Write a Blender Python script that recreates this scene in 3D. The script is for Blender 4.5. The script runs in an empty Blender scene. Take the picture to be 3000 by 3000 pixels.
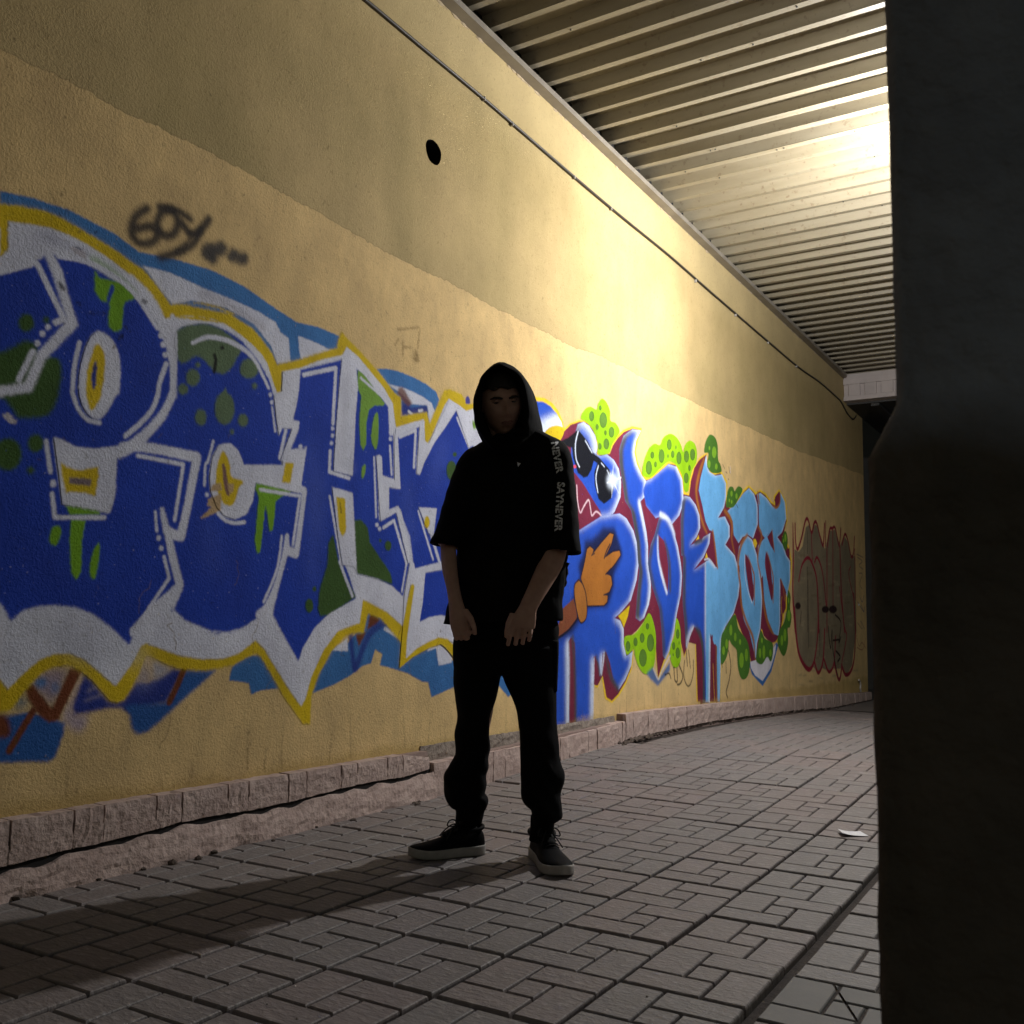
import bpy, bmesh, math, random
import numpy as np
from mathutils import Vector, Matrix
from mathutils.bvhtree import BVHTree
from mathutils.geometry import delaunay_2d_cdt

random.seed(7)
RNG = np.random.default_rng(11)
SC = bpy.context.scene
COL = SC.collection
PI = math.pi

# ------------------------------------------------------------------ camera
# world: the painted wall runs along +Y in the plane X = WALL_X, z is up, z = 0 is the paving at the man's feet
EYE = Vector((0.0, 0.0, 0.83))
FPX = 2858.8                                  # focal length in photograph pixels (3000 wide)
YAW, PITCH, ROLL = (math.radians(a) for a in (31.894, 6.670, 1.184))
_f = Vector((-math.sin(YAW) * math.cos(PITCH), math.cos(YAW) * math.cos(PITCH), math.sin(PITCH)))
_r = Vector((math.cos(YAW), math.sin(YAW), 0))
_u = _r.cross(_f)
CR = _r * math.cos(ROLL) + _u * math.sin(ROLL)
CU = -_r * math.sin(ROLL) + _u * math.cos(ROLL)
CF = _f
cam = bpy.data.cameras.new('camera')
cam.sensor_width = 36.0
cam.lens = 36.0 * FPX / 3000.0
cam.clip_start, cam.clip_end = 0.05, 500.0
cam.dof.use_dof = True
cam.dof.focus_distance = 4.2
cam.dof.aperture_fstop = 11.0
camo = bpy.data.objects.new('camera', cam)
COL.objects.link(camo)
camo.matrix_world = Matrix(((CR.x, CU.x, -CF.x, EYE.x), (CR.y, CU.y, -CF.y, EYE.y), (CR.z, CU.z, -CF.z, EYE.z), (0, 0, 0, 1)))
SC.camera = camo

# ------------------------------------------------------------------ night sky, moonlight, exposure
SUN_EL, SUN_ROT = math.radians(2.0), math.radians(10.0)
W = bpy.data.worlds.new('World')
SC.world = W
W.use_nodes = True
wn = W.node_tree
wn.nodes.clear()
sky = wn.nodes.new('ShaderNodeTexSky')
sky.sky_type = 'NISHITA'
sky.sun_disc = False
sky.sun_elevation, sky.sun_rotation = SUN_EL, SUN_ROT
bg = wn.nodes.new('ShaderNodeBackground')
bg.inputs['Strength'].default_value = 0.10
wo = wn.nodes.new('ShaderNodeOutputWorld')
wn.links.new(sky.outputs[0], bg.inputs[0])
wn.links.new(bg.outputs[0], wo.inputs[0])
sl = bpy.data.lights.new('sun', 'SUN')
sl.energy = 0.004
sl.angle = math.radians(0.5)
sl.color = (1.0, 0.95, 0.88)
so = bpy.data.objects.new('sun', sl)
COL.objects.link(so)
so.rotation_euler = (PI / 2 - SUN_EL, 0, PI - SUN_ROT)
so.location = (6, -8, 9)

# the floodlight under the canopy, behind the pillar: bare bulb spill and the reflector's beam on the wall
LAMP = Vector((-0.78, 6.25, 3.50))
LAMP_DIR = Vector((-0.86, -0.02, -0.30)).normalized()
ll = bpy.data.lights.new('floodlight_spill', 'POINT')
ll.shadow_soft_size = 0.07
ll.energy = 660.0
ll.color = (1.0, 0.98, 0.955)
lo = bpy.data.objects.new('floodlight_spill', ll)
COL.objects.link(lo)
lo.location = LAMP
lb = bpy.data.lights.new('floodlight_beam', 'SPOT')
lb.shadow_soft_size = 0.07
lb.energy = 60.0
lb.spot_size = math.radians(95.0)
lb.spot_blend = 1.0
lb.color = (1.0, 0.98, 0.955)
lo = bpy.data.objects.new('floodlight_beam', lb)
COL.objects.link(lo)
lo.location = LAMP
lo.rotation_euler = LAMP_DIR.to_track_quat('-Z', 'Y').to_euler()

vs = SC.view_settings
vs.view_transform = 'Standard'
vs.look = 'None'
vs.exposure = 0.0
vs.gamma = 1.0
vs.use_curve_mapping = False
SC.render.engine = 'CYCLES'
SC.cycles.use_denoising = True
SC.cycles.max_bounces = 6

# ------------------------------------------------------------------ helpers
WALL_X = -2.90


def ray(u, v):
    return CF + CR * ((u - 1500.0) / FPX) - CU * ((v - 1500.0) / FPX)


def wall_yz(u, v, x=WALL_X):
    d = ray(u, v)
    t = (x - EYE.x) / d.x
    return (EYE.y + d.y * t, EYE.z + d.z * t)


PDIR = Vector((-0.525, 0.851, 0.0)).normalized()      # horizontal direction from the camera to the man
PRT = Vector((PDIR.y, -PDIR.x, 0.0))


def P3(u, v, dep):
    d = ray(u, v)
    return EYE + d * (dep / d.dot(PDIR))


def tag(o, label=None, cat=None, group=None, kind=None):
    for k, val in (('label', label), ('category', cat), ('group', group), ('kind', kind)):
        if val:
            o[k] = val
    return o


def empty(name, loc=(0, 0, 0), parent=None):
    o = bpy.data.objects.new(name, None)
    COL.objects.link(o)
    o.location = loc
    o.empty_display_size = 0.1
    if parent:
        o.parent = parent
    return o


def link(name, me, mats=None, parent=None):
    o = bpy.data.objects.new(name, me)
    COL.objects.link(o)
    if mats is not None:
        for m in (mats if isinstance(mats, (list, tuple)) else [mats]):
            if m.name not in [x.name for x in me.materials if x]:
                me.materials.append(m)
    if parent:
        o.parent = parent
        o.matrix_parent_inverse = Matrix.Translation(-parent_loc(parent))
    return o


def parent_loc(p):
    return Vector(p.location) if (p.parent is None or p.data is None) else Vector((0, 0, 0))


def from_bm(name, bm, mats=None, parent=None, smooth=False):
    bmesh.ops.recalc_face_normals(bm, faces=bm.faces[:])
    me = bpy.data.meshes.new(name)
    bm.to_mesh(me)
    bm.free()
    if smooth:
        me.polygons.foreach_set('use_smooth', [True] * len(me.polygons))
    return link(name, me, mats, parent)


def bm_box(bm, lo, hi, bevel=0.0):
    r = bmesh.ops.create_cube(bm, size=1.0)
    vs_ = r['verts']
    for v in vs_:
        v.co = Vector(((lo[0] + hi[0]) / 2 + v.co.x * (hi[0] - lo[0]), (lo[1] + hi[1]) / 2 + v.co.y * (hi[1] - lo[1]), (lo[2] + hi[2]) / 2 + v.co.z * (hi[2] - lo[2])))
    if bevel > 0:
        es = list({e for v in vs_ for e in v.link_edges})
        bmesh.ops.bevel(bm, geom=es, offset=bevel, segments=1, affect='EDGES', profile=0.5)
    return vs_


def bm_tube(bm, pts, radii, n=10, cap=True):
    """tube along a polyline, radii per point"""
    pts = [Vector(p) for p in pts]
    if not isinstance(radii, (list, tuple)):
        radii = [radii] * len(pts)
    rings = []
    up0 = None
    for i, p in enumerate(pts):
        a = pts[max(0, i - 1)]
        b = pts[min(len(pts) - 1, i + 1)]
        t = (b - a).normalized()
        if up0 is None:
            up0 = Vector((0, 0, 1)) if abs(t.z) < 0.9 else Vector((1, 0, 0))
        x = up0.cross(t)
        if x.length < 1e-5:
            x = t.orthogonal()
        x.normalize()
        y = t.cross(x).normalized()
        up0 = y
        rings.append([bm.verts.new(p + (x * math.cos(k * 2 * PI / n) + y * math.sin(k * 2 * PI / n)) * radii[i]) for k in range(n)])
    for a, b in zip(rings, rings[1:]):
        for k in range(n):
            bm.faces.new((a[k], a[(k + 1) % n], b[(k + 1) % n], b[k]))
    if cap:
        bm.faces.new(rings[0][::-1])
        bm.faces.new(rings[-1])


def bm_loft(bm, rings, cap=True, closed=True):
    vr = [[bm.verts.new(p) for p in r] for r in rings]
    n = len(vr[0])
    for a, b in zip(vr, vr[1:]):
        for k in range(n if closed else n - 1):
            bm.faces.new((a[k], a[(k + 1) % n], b[(k + 1) % n], b[k]))
    if cap:
        bm.faces.new(vr[0][::-1])
        bm.faces.new(vr[-1])
    return vr


def bm_ball(bm, c, r, seg=14, rings=9, mat=None):
    """ellipsoid, r = (rx, ry, rz), optional 3x3 rotation"""
    q = bmesh.ops.create_uvsphere(bm, u_segments=seg, v_segments=rings, radius=1.0)
    for v in q['verts']:
        p = Vector((v.co.x * r[0], v.co.y * r[1], v.co.z * r[2]))
        if mat is not None:
            p = mat @ p
        v.co = Vector(c) + p


def cr_curve(pts, closed=False, sub=6):
    """Catmull-Rom through points (numpy n x k)"""
    p = np.asarray(pts, float)
    n = len(p)
    out = []
    rng = range(n) if closed else range(n - 1)
    for i in rng:
        if closed:
            a, b, c, d = p[(i - 1) % n], p[i], p[(i + 1) % n], p[(i + 2) % n]
        else:
            a, b, c, d = p[max(i - 1, 0)], p[i], p[i + 1], p[min(i + 2, n - 1)]
        for t in np.linspace(0, 1, sub, endpoint=False):
            out.append(0.5 * ((2 * b) + (-a + c) * t + (2 * a - 5 * b + 4 * c - d) * t * t + (-a + 3 * b - 3 * c + d) * t ** 3))
    if not closed:
        out.append(p[-1])
    return np.array(out)


# ------------------------------------------------------------------ materials
def new_mat(name):
    m = bpy.data.materials.new(name)
    m.use_nodes = True
    nt = m.node_tree
    b = nt.nodes['Principled BSDF']
    return m, nt, b


def N(nt, t, **kw):
    n = nt.nodes.new(t)
    for k, v in kw.items():
        if hasattr(n, k):
            setattr(n, k, v)
        else:
            n.inputs[k].default_value = v
    return n


def noise(nt, scale, detail=4.0, rough=0.55, vec=None):
    n = N(nt, 'ShaderNodeTexNoise')
    n.inputs['Scale'].default_value = scale
    n.inputs['Detail'].default_value = detail
    n.inputs['Roughness'].default_value = rough
    if vec is not None:
        nt.links.new(vec, n.inputs['Vector'])
    return n.outputs['Fac']


def ramp(nt, fac, a, b, lo=0.0, hi=1.0):
    n = N(nt, 'ShaderNodeMapRange')
    n.clamp = True
    nt.links.new(fac, n.inputs['Value'])
    n.inputs['From Min'].default_value = lo
    n.inputs['From Max'].default_value = hi
    n.inputs['To Min'].default_value = a
    n.inputs['To Max'].default_value = b
    return n.outputs[0]


def mixc(nt, fac, a, b, mode='MIX'):
    n = N(nt, 'ShaderNodeMix')
    n.data_type = 'RGBA'
    n.blend_type = mode
    for sock, val in ((n.inputs[0], fac), (n.inputs[6], a), (n.inputs[7], b)):
        if isinstance(val, (int, float)):
            sock.default_value = val
        elif isinstance(val, (tuple, list)):
            sock.default_value = (*val, 1.0) if len(val) == 3 else val
        else:
            nt.links.new(val, sock)
    return n.outputs[2]


def bump(nt, height, strength, dist, normal=None):
    n = N(nt, 'ShaderNodeBump')
    n.inputs['Strength'].default_value = strength
    n.inputs['Distance'].default_value = dist
    nt.links.new(height, n.inputs['Height'])
    if normal is not None:
        nt.links.new(normal, n.inputs['Normal'])
    return n.outputs[0]


def geo_pos(nt):
    return N(nt, 'ShaderNodeNewGeometry').outputs['Position']


def vmul(nt, vec, s):
    n = N(nt, 'ShaderNodeVectorMath')
    n.operation = 'MULTIPLY'
    nt.links.new(vec, n.inputs[0])
    n.inputs[1].default_value = s
    return n.outputs[0]


def mat_simple(name, c1, c2=None, rough=0.8, scale=20.0, bump_s=0.0, bump_scale=80.0, bump_d=0.003, metal=0.0, spec=0.5, stretch=None):
    m, nt, b = new_mat(name)
    pos = geo_pos(nt)
    if stretch:
        pos = vmul(nt, pos, stretch)
    if c2 is None:
        c2 = tuple(x * 0.8 for x in c1)
    f = ramp(nt, noise(nt, scale, 5.0, 0.6, pos), 0, 1, 0.3, 0.7)
    nt.links.new(mixc(nt, f, c1, c2), b.inputs['Base Color'])
    b.inputs['Roughness'].default_value = rough
    b.inputs['Metallic'].default_value = metal
    b.inputs['Specular IOR Level'].default_value = spec
    if bump_s > 0:
        nt.links.new(bump(nt, noise(nt, bump_scale, 4.0, 0.6, pos), bump_s, bump_d), b.inputs['Normal'])
    return m

# ------------------------------------------------------------------ the spray paint on the wall, drawn stroke by stroke
# canvas: RGB + coverage in wall metres (Y along the wall, z up); points below are given in photograph pixels of
# enlarged tiles and are carried onto the wall plane
PXM = 0.003
CY0, CY1, CZ0, CZ1 = 0.6, 13.8, 0.0, 3.3
CW, CH = int((CY1 - CY0) / PXM), int((CZ1 - CZ0) / PXM)
CAN = np.zeros((CH, CW, 4), np.float32)
_FR = [0.0, 0.0, 1.0]
TILES = {'T0': (0, 0, 1.5528), 'T1': (0, 450, .36232), 'T2': (0, 1150, .36232), 'T3': (0, 1750, .36232), 'T4': (500, 850, .2588), 'T5': (500, 1300, .2588),
         'T6': (800, 1000, .33644), 'T7': (600, 1650, .3882), 'T8': (1550, 1100, .28468), 'T9': (1550, 1600, .28468), 'T10': (1850, 1200, .28468),
         'T11': (1850, 1600, .28468), 'T12': (2200, 1400, .23292), 'T13': (2250, 1700, .20704), 'TP': (1150, 1500, .31056)}
_M = np.array([[CR.x, CR.y, CR.z], [CU.x, CU.y, CU.z], [CF.x, CF.y, CF.z]])


def px2wall(p):
    """photograph pixels -> wall (Y, z)"""
    p = np.asarray(p, float)
    a = (p[:, 0] - 1500) / FPX
    b = (p[:, 1] - 1500) / FPX
    d = _M[2][None] + a[:, None] * _M[0][None] - b[:, None] * _M[1][None]
    t = (WALL_X - EYE.x) / d[:, 0]
    return np.stack([d[:, 1] * t, EYE.z + d[:, 2] * t], 1)


def T(tile, *pts):
    """tile points -> photograph pixels"""
    x, y, s = TILES[tile]
    if len(pts) == 1 and isinstance(pts[0], str):
        q = [float(k) for k in pts[0].replace(',', ' ').split()]
        pts = list(zip(q[::2], q[1::2]))
    return [(x + a * s, y + b * s) for a, b in pts]


def wall2c(yz):
    return np.stack([(yz[:, 0] - CY0) / PXM, (yz[:, 1] - CZ0) / PXM], 1)


def blur(a, s):
    if s <= 0.05:
        return a
    r = max(1, int(3 * s))
    k = np.exp(-0.5 * (np.arange(-r, r + 1) / s) ** 2)
    k = (k / k.sum()).astype(np.float32)
    for ax in (0, 1):
        pad = [(0, 0), (0, 0)]
        pad[ax] = (r, r)
        q = np.pad(a, pad)
        o = np.zeros_like(a)
        for i, w in enumerate(k):
            o += w * (q[i:i + a.shape[0]] if ax == 0 else q[:, i:i + a.shape[1]])
        a = o
    return a


def fill_mask(c, x0, y0, w, h):
    """even-odd polygon fill, 2x vertical supersampling"""
    S = 2
    acc = np.zeros((h * S, w + 1), np.int32)
    q = c - np.array([x0, y0])
    q = q * np.array([1.0, S])
    n = len(q)
    for i in range(n):
        (ax, ay), (bx, by) = q[i], q[(i + 1) % n]
        if ay == by:
            continue
        if ay > by:
            ax, ay, bx, by = bx, by, ax, ay
        ys = np.arange(max(0, math.ceil(ay - .5)), min(h * S, math.ceil(by - .5)))
        if len(ys) == 0:
            continue
        xs = ax + (ys + .5 - ay) * (bx - ax) / (by - ay)
        xi = np.clip(np.ceil(xs - .5).astype(int), 0, w)
        np.add.at(acc, (ys, xi), 1)
    m = (np.cumsum(acc, 1)[:, :w] % 2).astype(np.float32)
    return m.reshape(h, S, w).mean(1)


def stroke_mask(c, wid, x0, y0, w, h):
    d = np.full((h, w), 1e6, np.float32)
    for i in range(len(c) - 1):
        (ax, ay), (bx, by) = c[i], c[i + 1]
        r0, r1 = wid[i] / 2, wid[i + 1] / 2
        R = max(r0, r1) + 3
        u0, u1 = int(max(0, min(ax, bx) - R - x0)), int(min(w, max(ax, bx) + R - x0 + 1))
        v0, v1 = int(max(0, min(ay, by) - R - y0)), int(min(h, max(ay, by) + R - y0 + 1))
        if u1 <= u0 or v1 <= v0:
            continue
        X, Y = np.meshgrid(np.arange(u0, u1) + x0 + .5, np.arange(v0, v1) + y0 + .5)
        L = (bx - ax) ** 2 + (by - ay) ** 2 + 1e-9
        t = np.clip(((X - ax) * (bx - ax) + (Y - ay) * (by - ay)) / L, 0, 1)
        e = np.hypot(X - ax - t * (bx - ax), Y - ay - t * (by - ay)) - (r0 + (r1 - r0) * t)
        d[v0:v1, u0:u1] = np.minimum(d[v0:v1, u0:u1], e)
    return np.clip(.5 - d, 0, 1)


_big = RNG.random((CH // 8 + 2, CW // 8 + 2)).astype(np.float32)


def speck(y0, x0, h, w):
    """fine random grain of dry spray, constant on the wall"""
    return np.random.default_rng(x0 * 7919 + y0).random((h, w)).astype(np.float32)


def comp(mask, x0, y0, col, alpha, soft, grain):
    m = blur(mask, soft)
    if grain > 0:
        g = blur(speck(y0, x0, *m.shape), 0.8)
        g = (g - g.mean()) / (g.std() + 1e-6)
        edge = 4 * m * (1 - m)
        gs = grain / max(1.0, soft / 1.5)
        m = np.clip(m + edge * g * 0.11 * gs - (np.clip(g - 2.4, 0, 1) * min(gs, 1.0) * .5 * m), 0, 1)
    m = m * alpha
    h, w = m.shape
    s = CAN[y0:y0 + h, x0:x0 + w]
    a = m[..., None]
    s[..., :3] = s[..., :3] * (1 - a) + np.array(col, np.float32) * a
    s[..., 3:] = s[..., 3:] + (1 - s[..., 3:]) * a
    return m


def bbox(c, mar):
    x0, y0 = np.floor(c.min(0) - mar).astype(int)
    x1, y1 = np.ceil(c.max(0) + mar).astype(int)
    x0, y0, x1, y1 = max(0, x0), max(0, y0), min(CW, x1), min(CH, y1)
    return x0, y0, x1 - x0, y1 - y0


SHEETS = []


def poly(col, px, smooth=False, soft=1.0, alpha=1.0, grain=1.0, name=None, hi=None, lo=None, label=None):
    """filled shape; hi / lo = (colour, dx, dy, softness[, strength]) airbrushed along the edges facing (dx, dy) metres"""
    yz = px2wall(px)
    if smooth:
        yz = cr_curve(yz, True, 5)
    c = wall2c(yz)
    x0, y0, w, h = bbox(c, 16)
    if w < 2 or h < 2:
        return
    m = fill_mask(c, x0, y0, w, h)
    if name == 'MURAL_OUTLINE':
        comp(m, x0, y0, col, .30, 4.0, 1.0)          # overspray
    comp(m, x0, y0, col, alpha, soft, grain)
    for e in ([lo] if lo else []) + ([hi] if hi else []):
        cc, dx, dy, sf = e[:4]
        k = e[4] if len(e) > 4 else 1.0
        sx, sy = int(round(dx / PXM)), int(round(dy / PXM))
        sh = np.zeros_like(m)
        ya, yb, xa, xb = max(0, -sy), min(h, h - sy), max(0, -sx), min(w, w - sx)
        sh[ya:yb, xa:xb] = m[ya + sy:yb + sy, xa + sx:xb + sx]      # mask moved back by (dx, dy)
        ed = np.clip(m - blur(sh, sf), 0, 1) * blur(m, 0.8)
        comp(np.clip(ed * 1.15, 0, 1), x0, y0, cc, k, 0.6, grain * .35)
    if name:
        SHEETS.append((name, yz, label))


def line(col, px, wid, smooth=True, soft=0.9, alpha=1.0, grain=1.0, sc=1.0):
    """stroke; wid in photograph pixels (one value or one per point)"""
    p = np.asarray(px, float)
    wv = np.full(len(p), float(wid)) if np.isscalar(wid) else np.asarray(wid, float)
    q = np.concatenate([p, wv[:, None]], 1)
    if smooth and len(p) > 2:
        q = cr_curve(q, False, 6)
    yz = px2wall(q[:, :2])
    yz2 = px2wall(q[:, :2] + np.stack([np.zeros(len(q)), q[:, 2]], 1))
    wm = np.hypot(*(yz2 - yz).T) / PXM * 1.05
    c = wall2c(yz)
    x0, y0, w, h = bbox(c, wm.max() + 12)
    if w < 2 or h < 2:
        return
    comp(stroke_mask(c, wm, x0, y0, w, h), x0, y0, col, alpha, soft, grain)


def dot(col, px, rx, ry=None, **k):
    ry = ry or rx
    a = np.linspace(0, 2 * PI, 18, endpoint=False)
    poly(col, [(px[0] + rx * math.cos(t), px[1] + ry * math.sin(t)) for t in a], **k)


BLUE, WHITE, YEL = (.015, .050, .40), (.66, .68, .80), (.64, .46, .014)
SKYB, GRN, DGRN = (.050, .18, .46), (.17, .37, .02), (.045, .10, .022)
BRN, DBLUE, GGRN = (.16, .045, .018), (.022, .04, .25), (.12, .18, .10)
CREAM = (.66, .475, .225)


def lower_coat():
    """the newer cream coat below the rolled edge"""
    e = [(-300, -10), (0, 140), (300, 291), (620, 455), (840, 575), (1200, 772), (1446, 895), (1620, 985), (1816, 1072), (2000, 1163), (2149, 1232), (2330, 1318), (2526, 1391), (2545, 1400)]
    yz = px2wall(e)
    yz[0] = (CY0 - 1, 2.55)
    ys = np.arange(CW) * PXM + CY0
    z = np.interp(ys, yz[:, 0], yz[:, 1])
    wob = np.interp(np.arange(CW), np.arange(0, CW + 40, 40), RNG.normal(0, .004, (CW + 40) // 40 + 1)[:len(np.arange(0, CW + 40, 40))])
    stepy = np.interp(np.arange(CW), np.arange(0, CW + 160, 160), RNG.normal(0, .006, len(np.arange(0, CW + 160, 160))))
    fine = np.interp(np.arange(CW), np.arange(0, CW + 6, 6), RNG.normal(0, .003, len(np.arange(0, CW + 6, 6))))
    row = ((z + wob + stepy + fine) - CZ0) / PXM
    Y = np.arange(CH)[:, None]
    m = np.clip((row[None] - Y) / 2.0 + .5, 0, 1).astype(np.float32)
    comp(m, 0, 0, CREAM, 1.0, 0, 0)


def mural_one():
    SHEETS.append(('MURAL', 0, None))
    # sky-blue cloud behind the letters
    poly(SKYB, T('T0', '0 360 60 373 130 396 215 440 262 475 330 489 400 510 460 540 520 582 560 608 600 617 640 634 650 655 650 720 540 700 400 640 300 600 150 520 0 470'), name='sky_blue_cloud')
    poly(SKYB, T('T6', '900 240 990 238 1090 260 1210 308 1330 370 1420 440 1446 510 1420 600 1370 850 1200 800 1080 500'), name='sky_blue_cloud')
    poly(WHITE, [(417, 778), (500, 800), (620, 855), (686, 880), (760, 915), (808, 945), (822, 975), (845, 990), (851, 1062), (813, 1066), (795, 1015), (745, 950), (660, 900), (560, 880), (507, 893), (470, 850), (440, 805)])
    line((.30, .27, .31), T('T4', '330 40 560 110 800 260 1050 430'), 16, soft=4, alpha=.55)
    poly(WHITE, T('T4', '1445 520 1560 560 1700 620 1820 690 1480 790 1455 680'))
    poly(WHITE, T('T6', '990 370 1150 410 1300 480 1380 540 1412 620 1370 760 1340 560 1200 545 1110 450'))
    poly(BRN, T('T6', '1095 400 1130 400 1210 540 1170 590 1080 450'), soft=2, alpha=.85)
    poly(DBLUE, T('T6', '1120 530 1200 575 1340 560 1352 620 1120 655'), soft=2)
    line(WHITE, T('T6', '1180 610 1215 640'), 8)
    line(WHITE, T('T6', '1270 605 1300 600'), 8)
    # sky blue, brown and dark blue under the letters
    LB = (.025, .10, .34)
    poly(LB, T('T3', '-300 940 50 960 220 925 300 940 530 1010 512 1110 450 1290 400 1330 -300 1345'), soft=1.5, name='sky_blue_shadow')
    poly(BRN, T('T3', '-60 930 50 955 90 1060 70 1130 -60 1145'), soft=2)
    line(BRN, T('T3', '265 920 170 1080 75 1240'), 21, smooth=False)
    poly((.33, .26, .32), T('T3', '190 760 270 640 360 580 570 570 430 890 250 720'), soft=5)
    dot(SKYB, T('T3', '330 690')[0], 20, 14, soft=3)
    dot(SKYB, T('T3', '450 730')[0], 14, 16, soft=3, alpha=.7)
    dot((.12, .19, .25), T('T3', '160 850')[0], 22, 18, soft=4)
    poly((.42, .35, .46), T('T3', '650 640 680 640 585 900 600 950 720 950 680 1070 630 1092 560 1050 500 970'), soft=4, alpha=.9)
    poly(BRN, T('T3', '200 740 262 700 420 900 570 570 668 585 470 995 390 1012 300 940 230 830'), soft=1.2, name='brown_stroke')
    poly(DBLUE, T('T3', '680 610 730 640 880 840 1000 830 1100 690 1200 690 1400 575 1482 590 1345 850 1040 935 960 890 860 900 740 930 600 952 580 880 660 680'), soft=2)
    line((.30, .27, .36), T('T3', '710 760 830 690'), 9, soft=2, alpha=.7)
    line((.30, .27, .36), T('T3', '690 835 850 775'), 7, soft=2, alpha=.7)
    dot((.20, .22, .40), T('T3', '1160 640')[0], 26, 34, soft=8, alpha=.8)
    poly(LB, T('T3', '1500 585 1755 585 1450 860 1300 1000 1190 1090 1110 1110 1065 1070 1042 950 1000 875 1340 850'), soft=2, name='sky_blue_shadow')
    poly((.42, .40, .45), T('T3', '1235 505 1392 575 1330 630 1245 672'), soft=3)
    line(BRN, T('T3', '1490 575 1430 720 1368 848'), 20, smooth=False)
    B2 = (.045, .16, .42)
    poly(B2, T('T7', '210 775 340 690 420 700 575 945 420 960 350 992 330 905 180 885 190 840'), name='sky_blue_shadow')
    poly(B2, T('T7', '960 640 1080 600 1180 480 1250 340 1330 400 1480 560 1480 770 1690 620 1740 600 1800 700 1880 740 1990 850 2010 905 2190 830 2290 780 2360 950 2290 1010 2190 890 1980 890 1710 1012 1685 900 1640 895 1530 830 1430 800 1320 770 1340 685 1285 652 1255 755 1190 775 1110 840 990 910 800 988 860 820'), name='sky_blue_shadow')
    poly(BRN, T('T7', '1250 365 1325 425 1290 470 1230 500 1160 632 1138 540 1220 515'), soft=1.5)
    line(DBLUE, T('T7', '1100 540 1110 660 1130 800'), 18, soft=2, alpha=.9)
    line(DBLUE, T('T7', '1385 430 1240 540 1140 790'), 22, soft=2, alpha=.85)
    poly(WHITE, T('T7', '1075 565 1080 666 962 656'))
    poly(WHITE, T('T7', '1360 480 1480 550 1480 578 1345 502'))
    poly(WHITE, T('T7', '1690 600 1870 630 1862 750 1765 772 1745 640 1680 665'))
    # white body of the whole lettering inside the yellow line
    poly(YEL, T('T1', '-700 380 0 405 150 420 350 460 500 520 620 590 700 640 820 710 960 800 1080 890 1150 930 1230 1020 1300 1110 1380 1225 1500 1210 1640 1205 1780 1240 1932 1312')
         + T('T4', '100 155 230 150 350 160 520 200 660 265 800 355 920 430 1010 530 1090 640 1150 720 1202 842 1440 790 1600 740 1750 690 1880 655 1893 560 1935 470')
         + T('T6', '640 -30 750 80 850 190 920 270 990 360 1060 450 1112 490 1116 560 1108 655 1200 635 1340 615 1362 720 1400 620 1450 520 1490 425 1540 418 1640 460 1690 545 1750 545 2100 500')
         + T('T7', '2350 -900 2350 600 2080 700 1870 705 1830 655 1780 610 1690 640 1560 710 1465 792 1478 600 1330 420 1230 380 1200 525 1130 525 1060 550 960 660 860 840 805 1000 795 1215 740 1215 680 1130 600 1020 520 880 430 720 390 680 340 700 210 770 100 795 0 805')
         + T('T3', '1720 588 1600 590 1460 580 1330 540 1220 477 1180 472 1120 620 1060 740 1000 830 950 855 890 840 820 760 730 660 640 590 560 552 440 560 340 612 250 700 170 800 100 900 60 920 0 932 -700 700'), soft=1.4, name='MURAL_OUTLINE')
    poly(WHITE, T('T1', '-700 560 0 600 -1 835 64 782 62 552 250 572 400 602 560 662 700 732 850 832 950 902 1060 992 1190 1122 1250 1222 1330 1336 1500 1312 1640 1322 1800 1372')
         + T('T4', '0 306 300 300 480 330 640 400 780 500 900 600 1020 720 1090 830 1150 1022 1200 1167 1250 1152 1262 930 1450 890 1700 790 1935 738')
         + T('T6', '600 120 640 50 740 135 860 282 960 402 1040 542 1060 702 1070 752 1230 702 1318 700 1310 868 1340 892 1370 852 1440 682 1490 562 1530 502 1600 552 1670 612 1760 580 2100 560')
         + T('T7', '2300 -800 2300 560 2080 630 1870 610 1830 572 1760 562 1690 592 1600 642 1512 722 1520 560 1578 170 1555 158 1490 472 1380 372 1260 292 1190 272 1165 452 1080 462 1000 512 900 642 800 862 760 1012 725 1082 640 962 540 802 450 652 380 580 330 622 250 682 150 717 0 727')
         + T('T3', '1800 497 1620 497 1450 472 1300 417 1180 372 1140 392 1060 542 935 712 900 692 800 602 680 502 560 452 440 457 320 502 200 602 60 742 0 662 -700 480'), soft=1.0, name='white_outline')
    for q in ('150 200 400 250', '900 420 1150 480', '500 330 700 460'):
        line((.40, .42, .50), T('T3', q), 40, soft=9, alpha=.5)
    # blue faces of the letters
    P = dict(soft=1.3, name='blue_letter')
    poly(BLUE, T('T1', '-700 1000 0 970 130 930 270 880 330 850 385 800 430 930 470 1060 555 1330 330 1610 230 1800 190 1900 0 1925 -700 1960'), **P)
    poly(BLUE, T('T1', '400 800 440 820 560 850 700 890 800 950 930 1030 1060 1130 1180 1240 1260 1380 1340 1560 1375 1740 1385 1932')
         + T('T2', '1380 20 1340 130 1240 260 1090 380 930 440 760 460 620 445 500 390 440 365 430 400 460 620 490 830 530 910 870 975 890 960 930 800 940 520 1000 490 1080 470 1300 500 1560 560 1500 900 1430 1130 1330 1060 1310 960 1330 1150 1370 1350 1430 1560 1340 1640')
         + T('T3', '1210 60 1040 385 900 250 740 130 600 80 440 65 300 75 180 110 85 195 0 50 -700 -100') + T('T2', '-700 100 0 40') + T('T1', '200 1900 300 1700 600 1380 560 1200 500 950 430 830'), **P)
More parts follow.
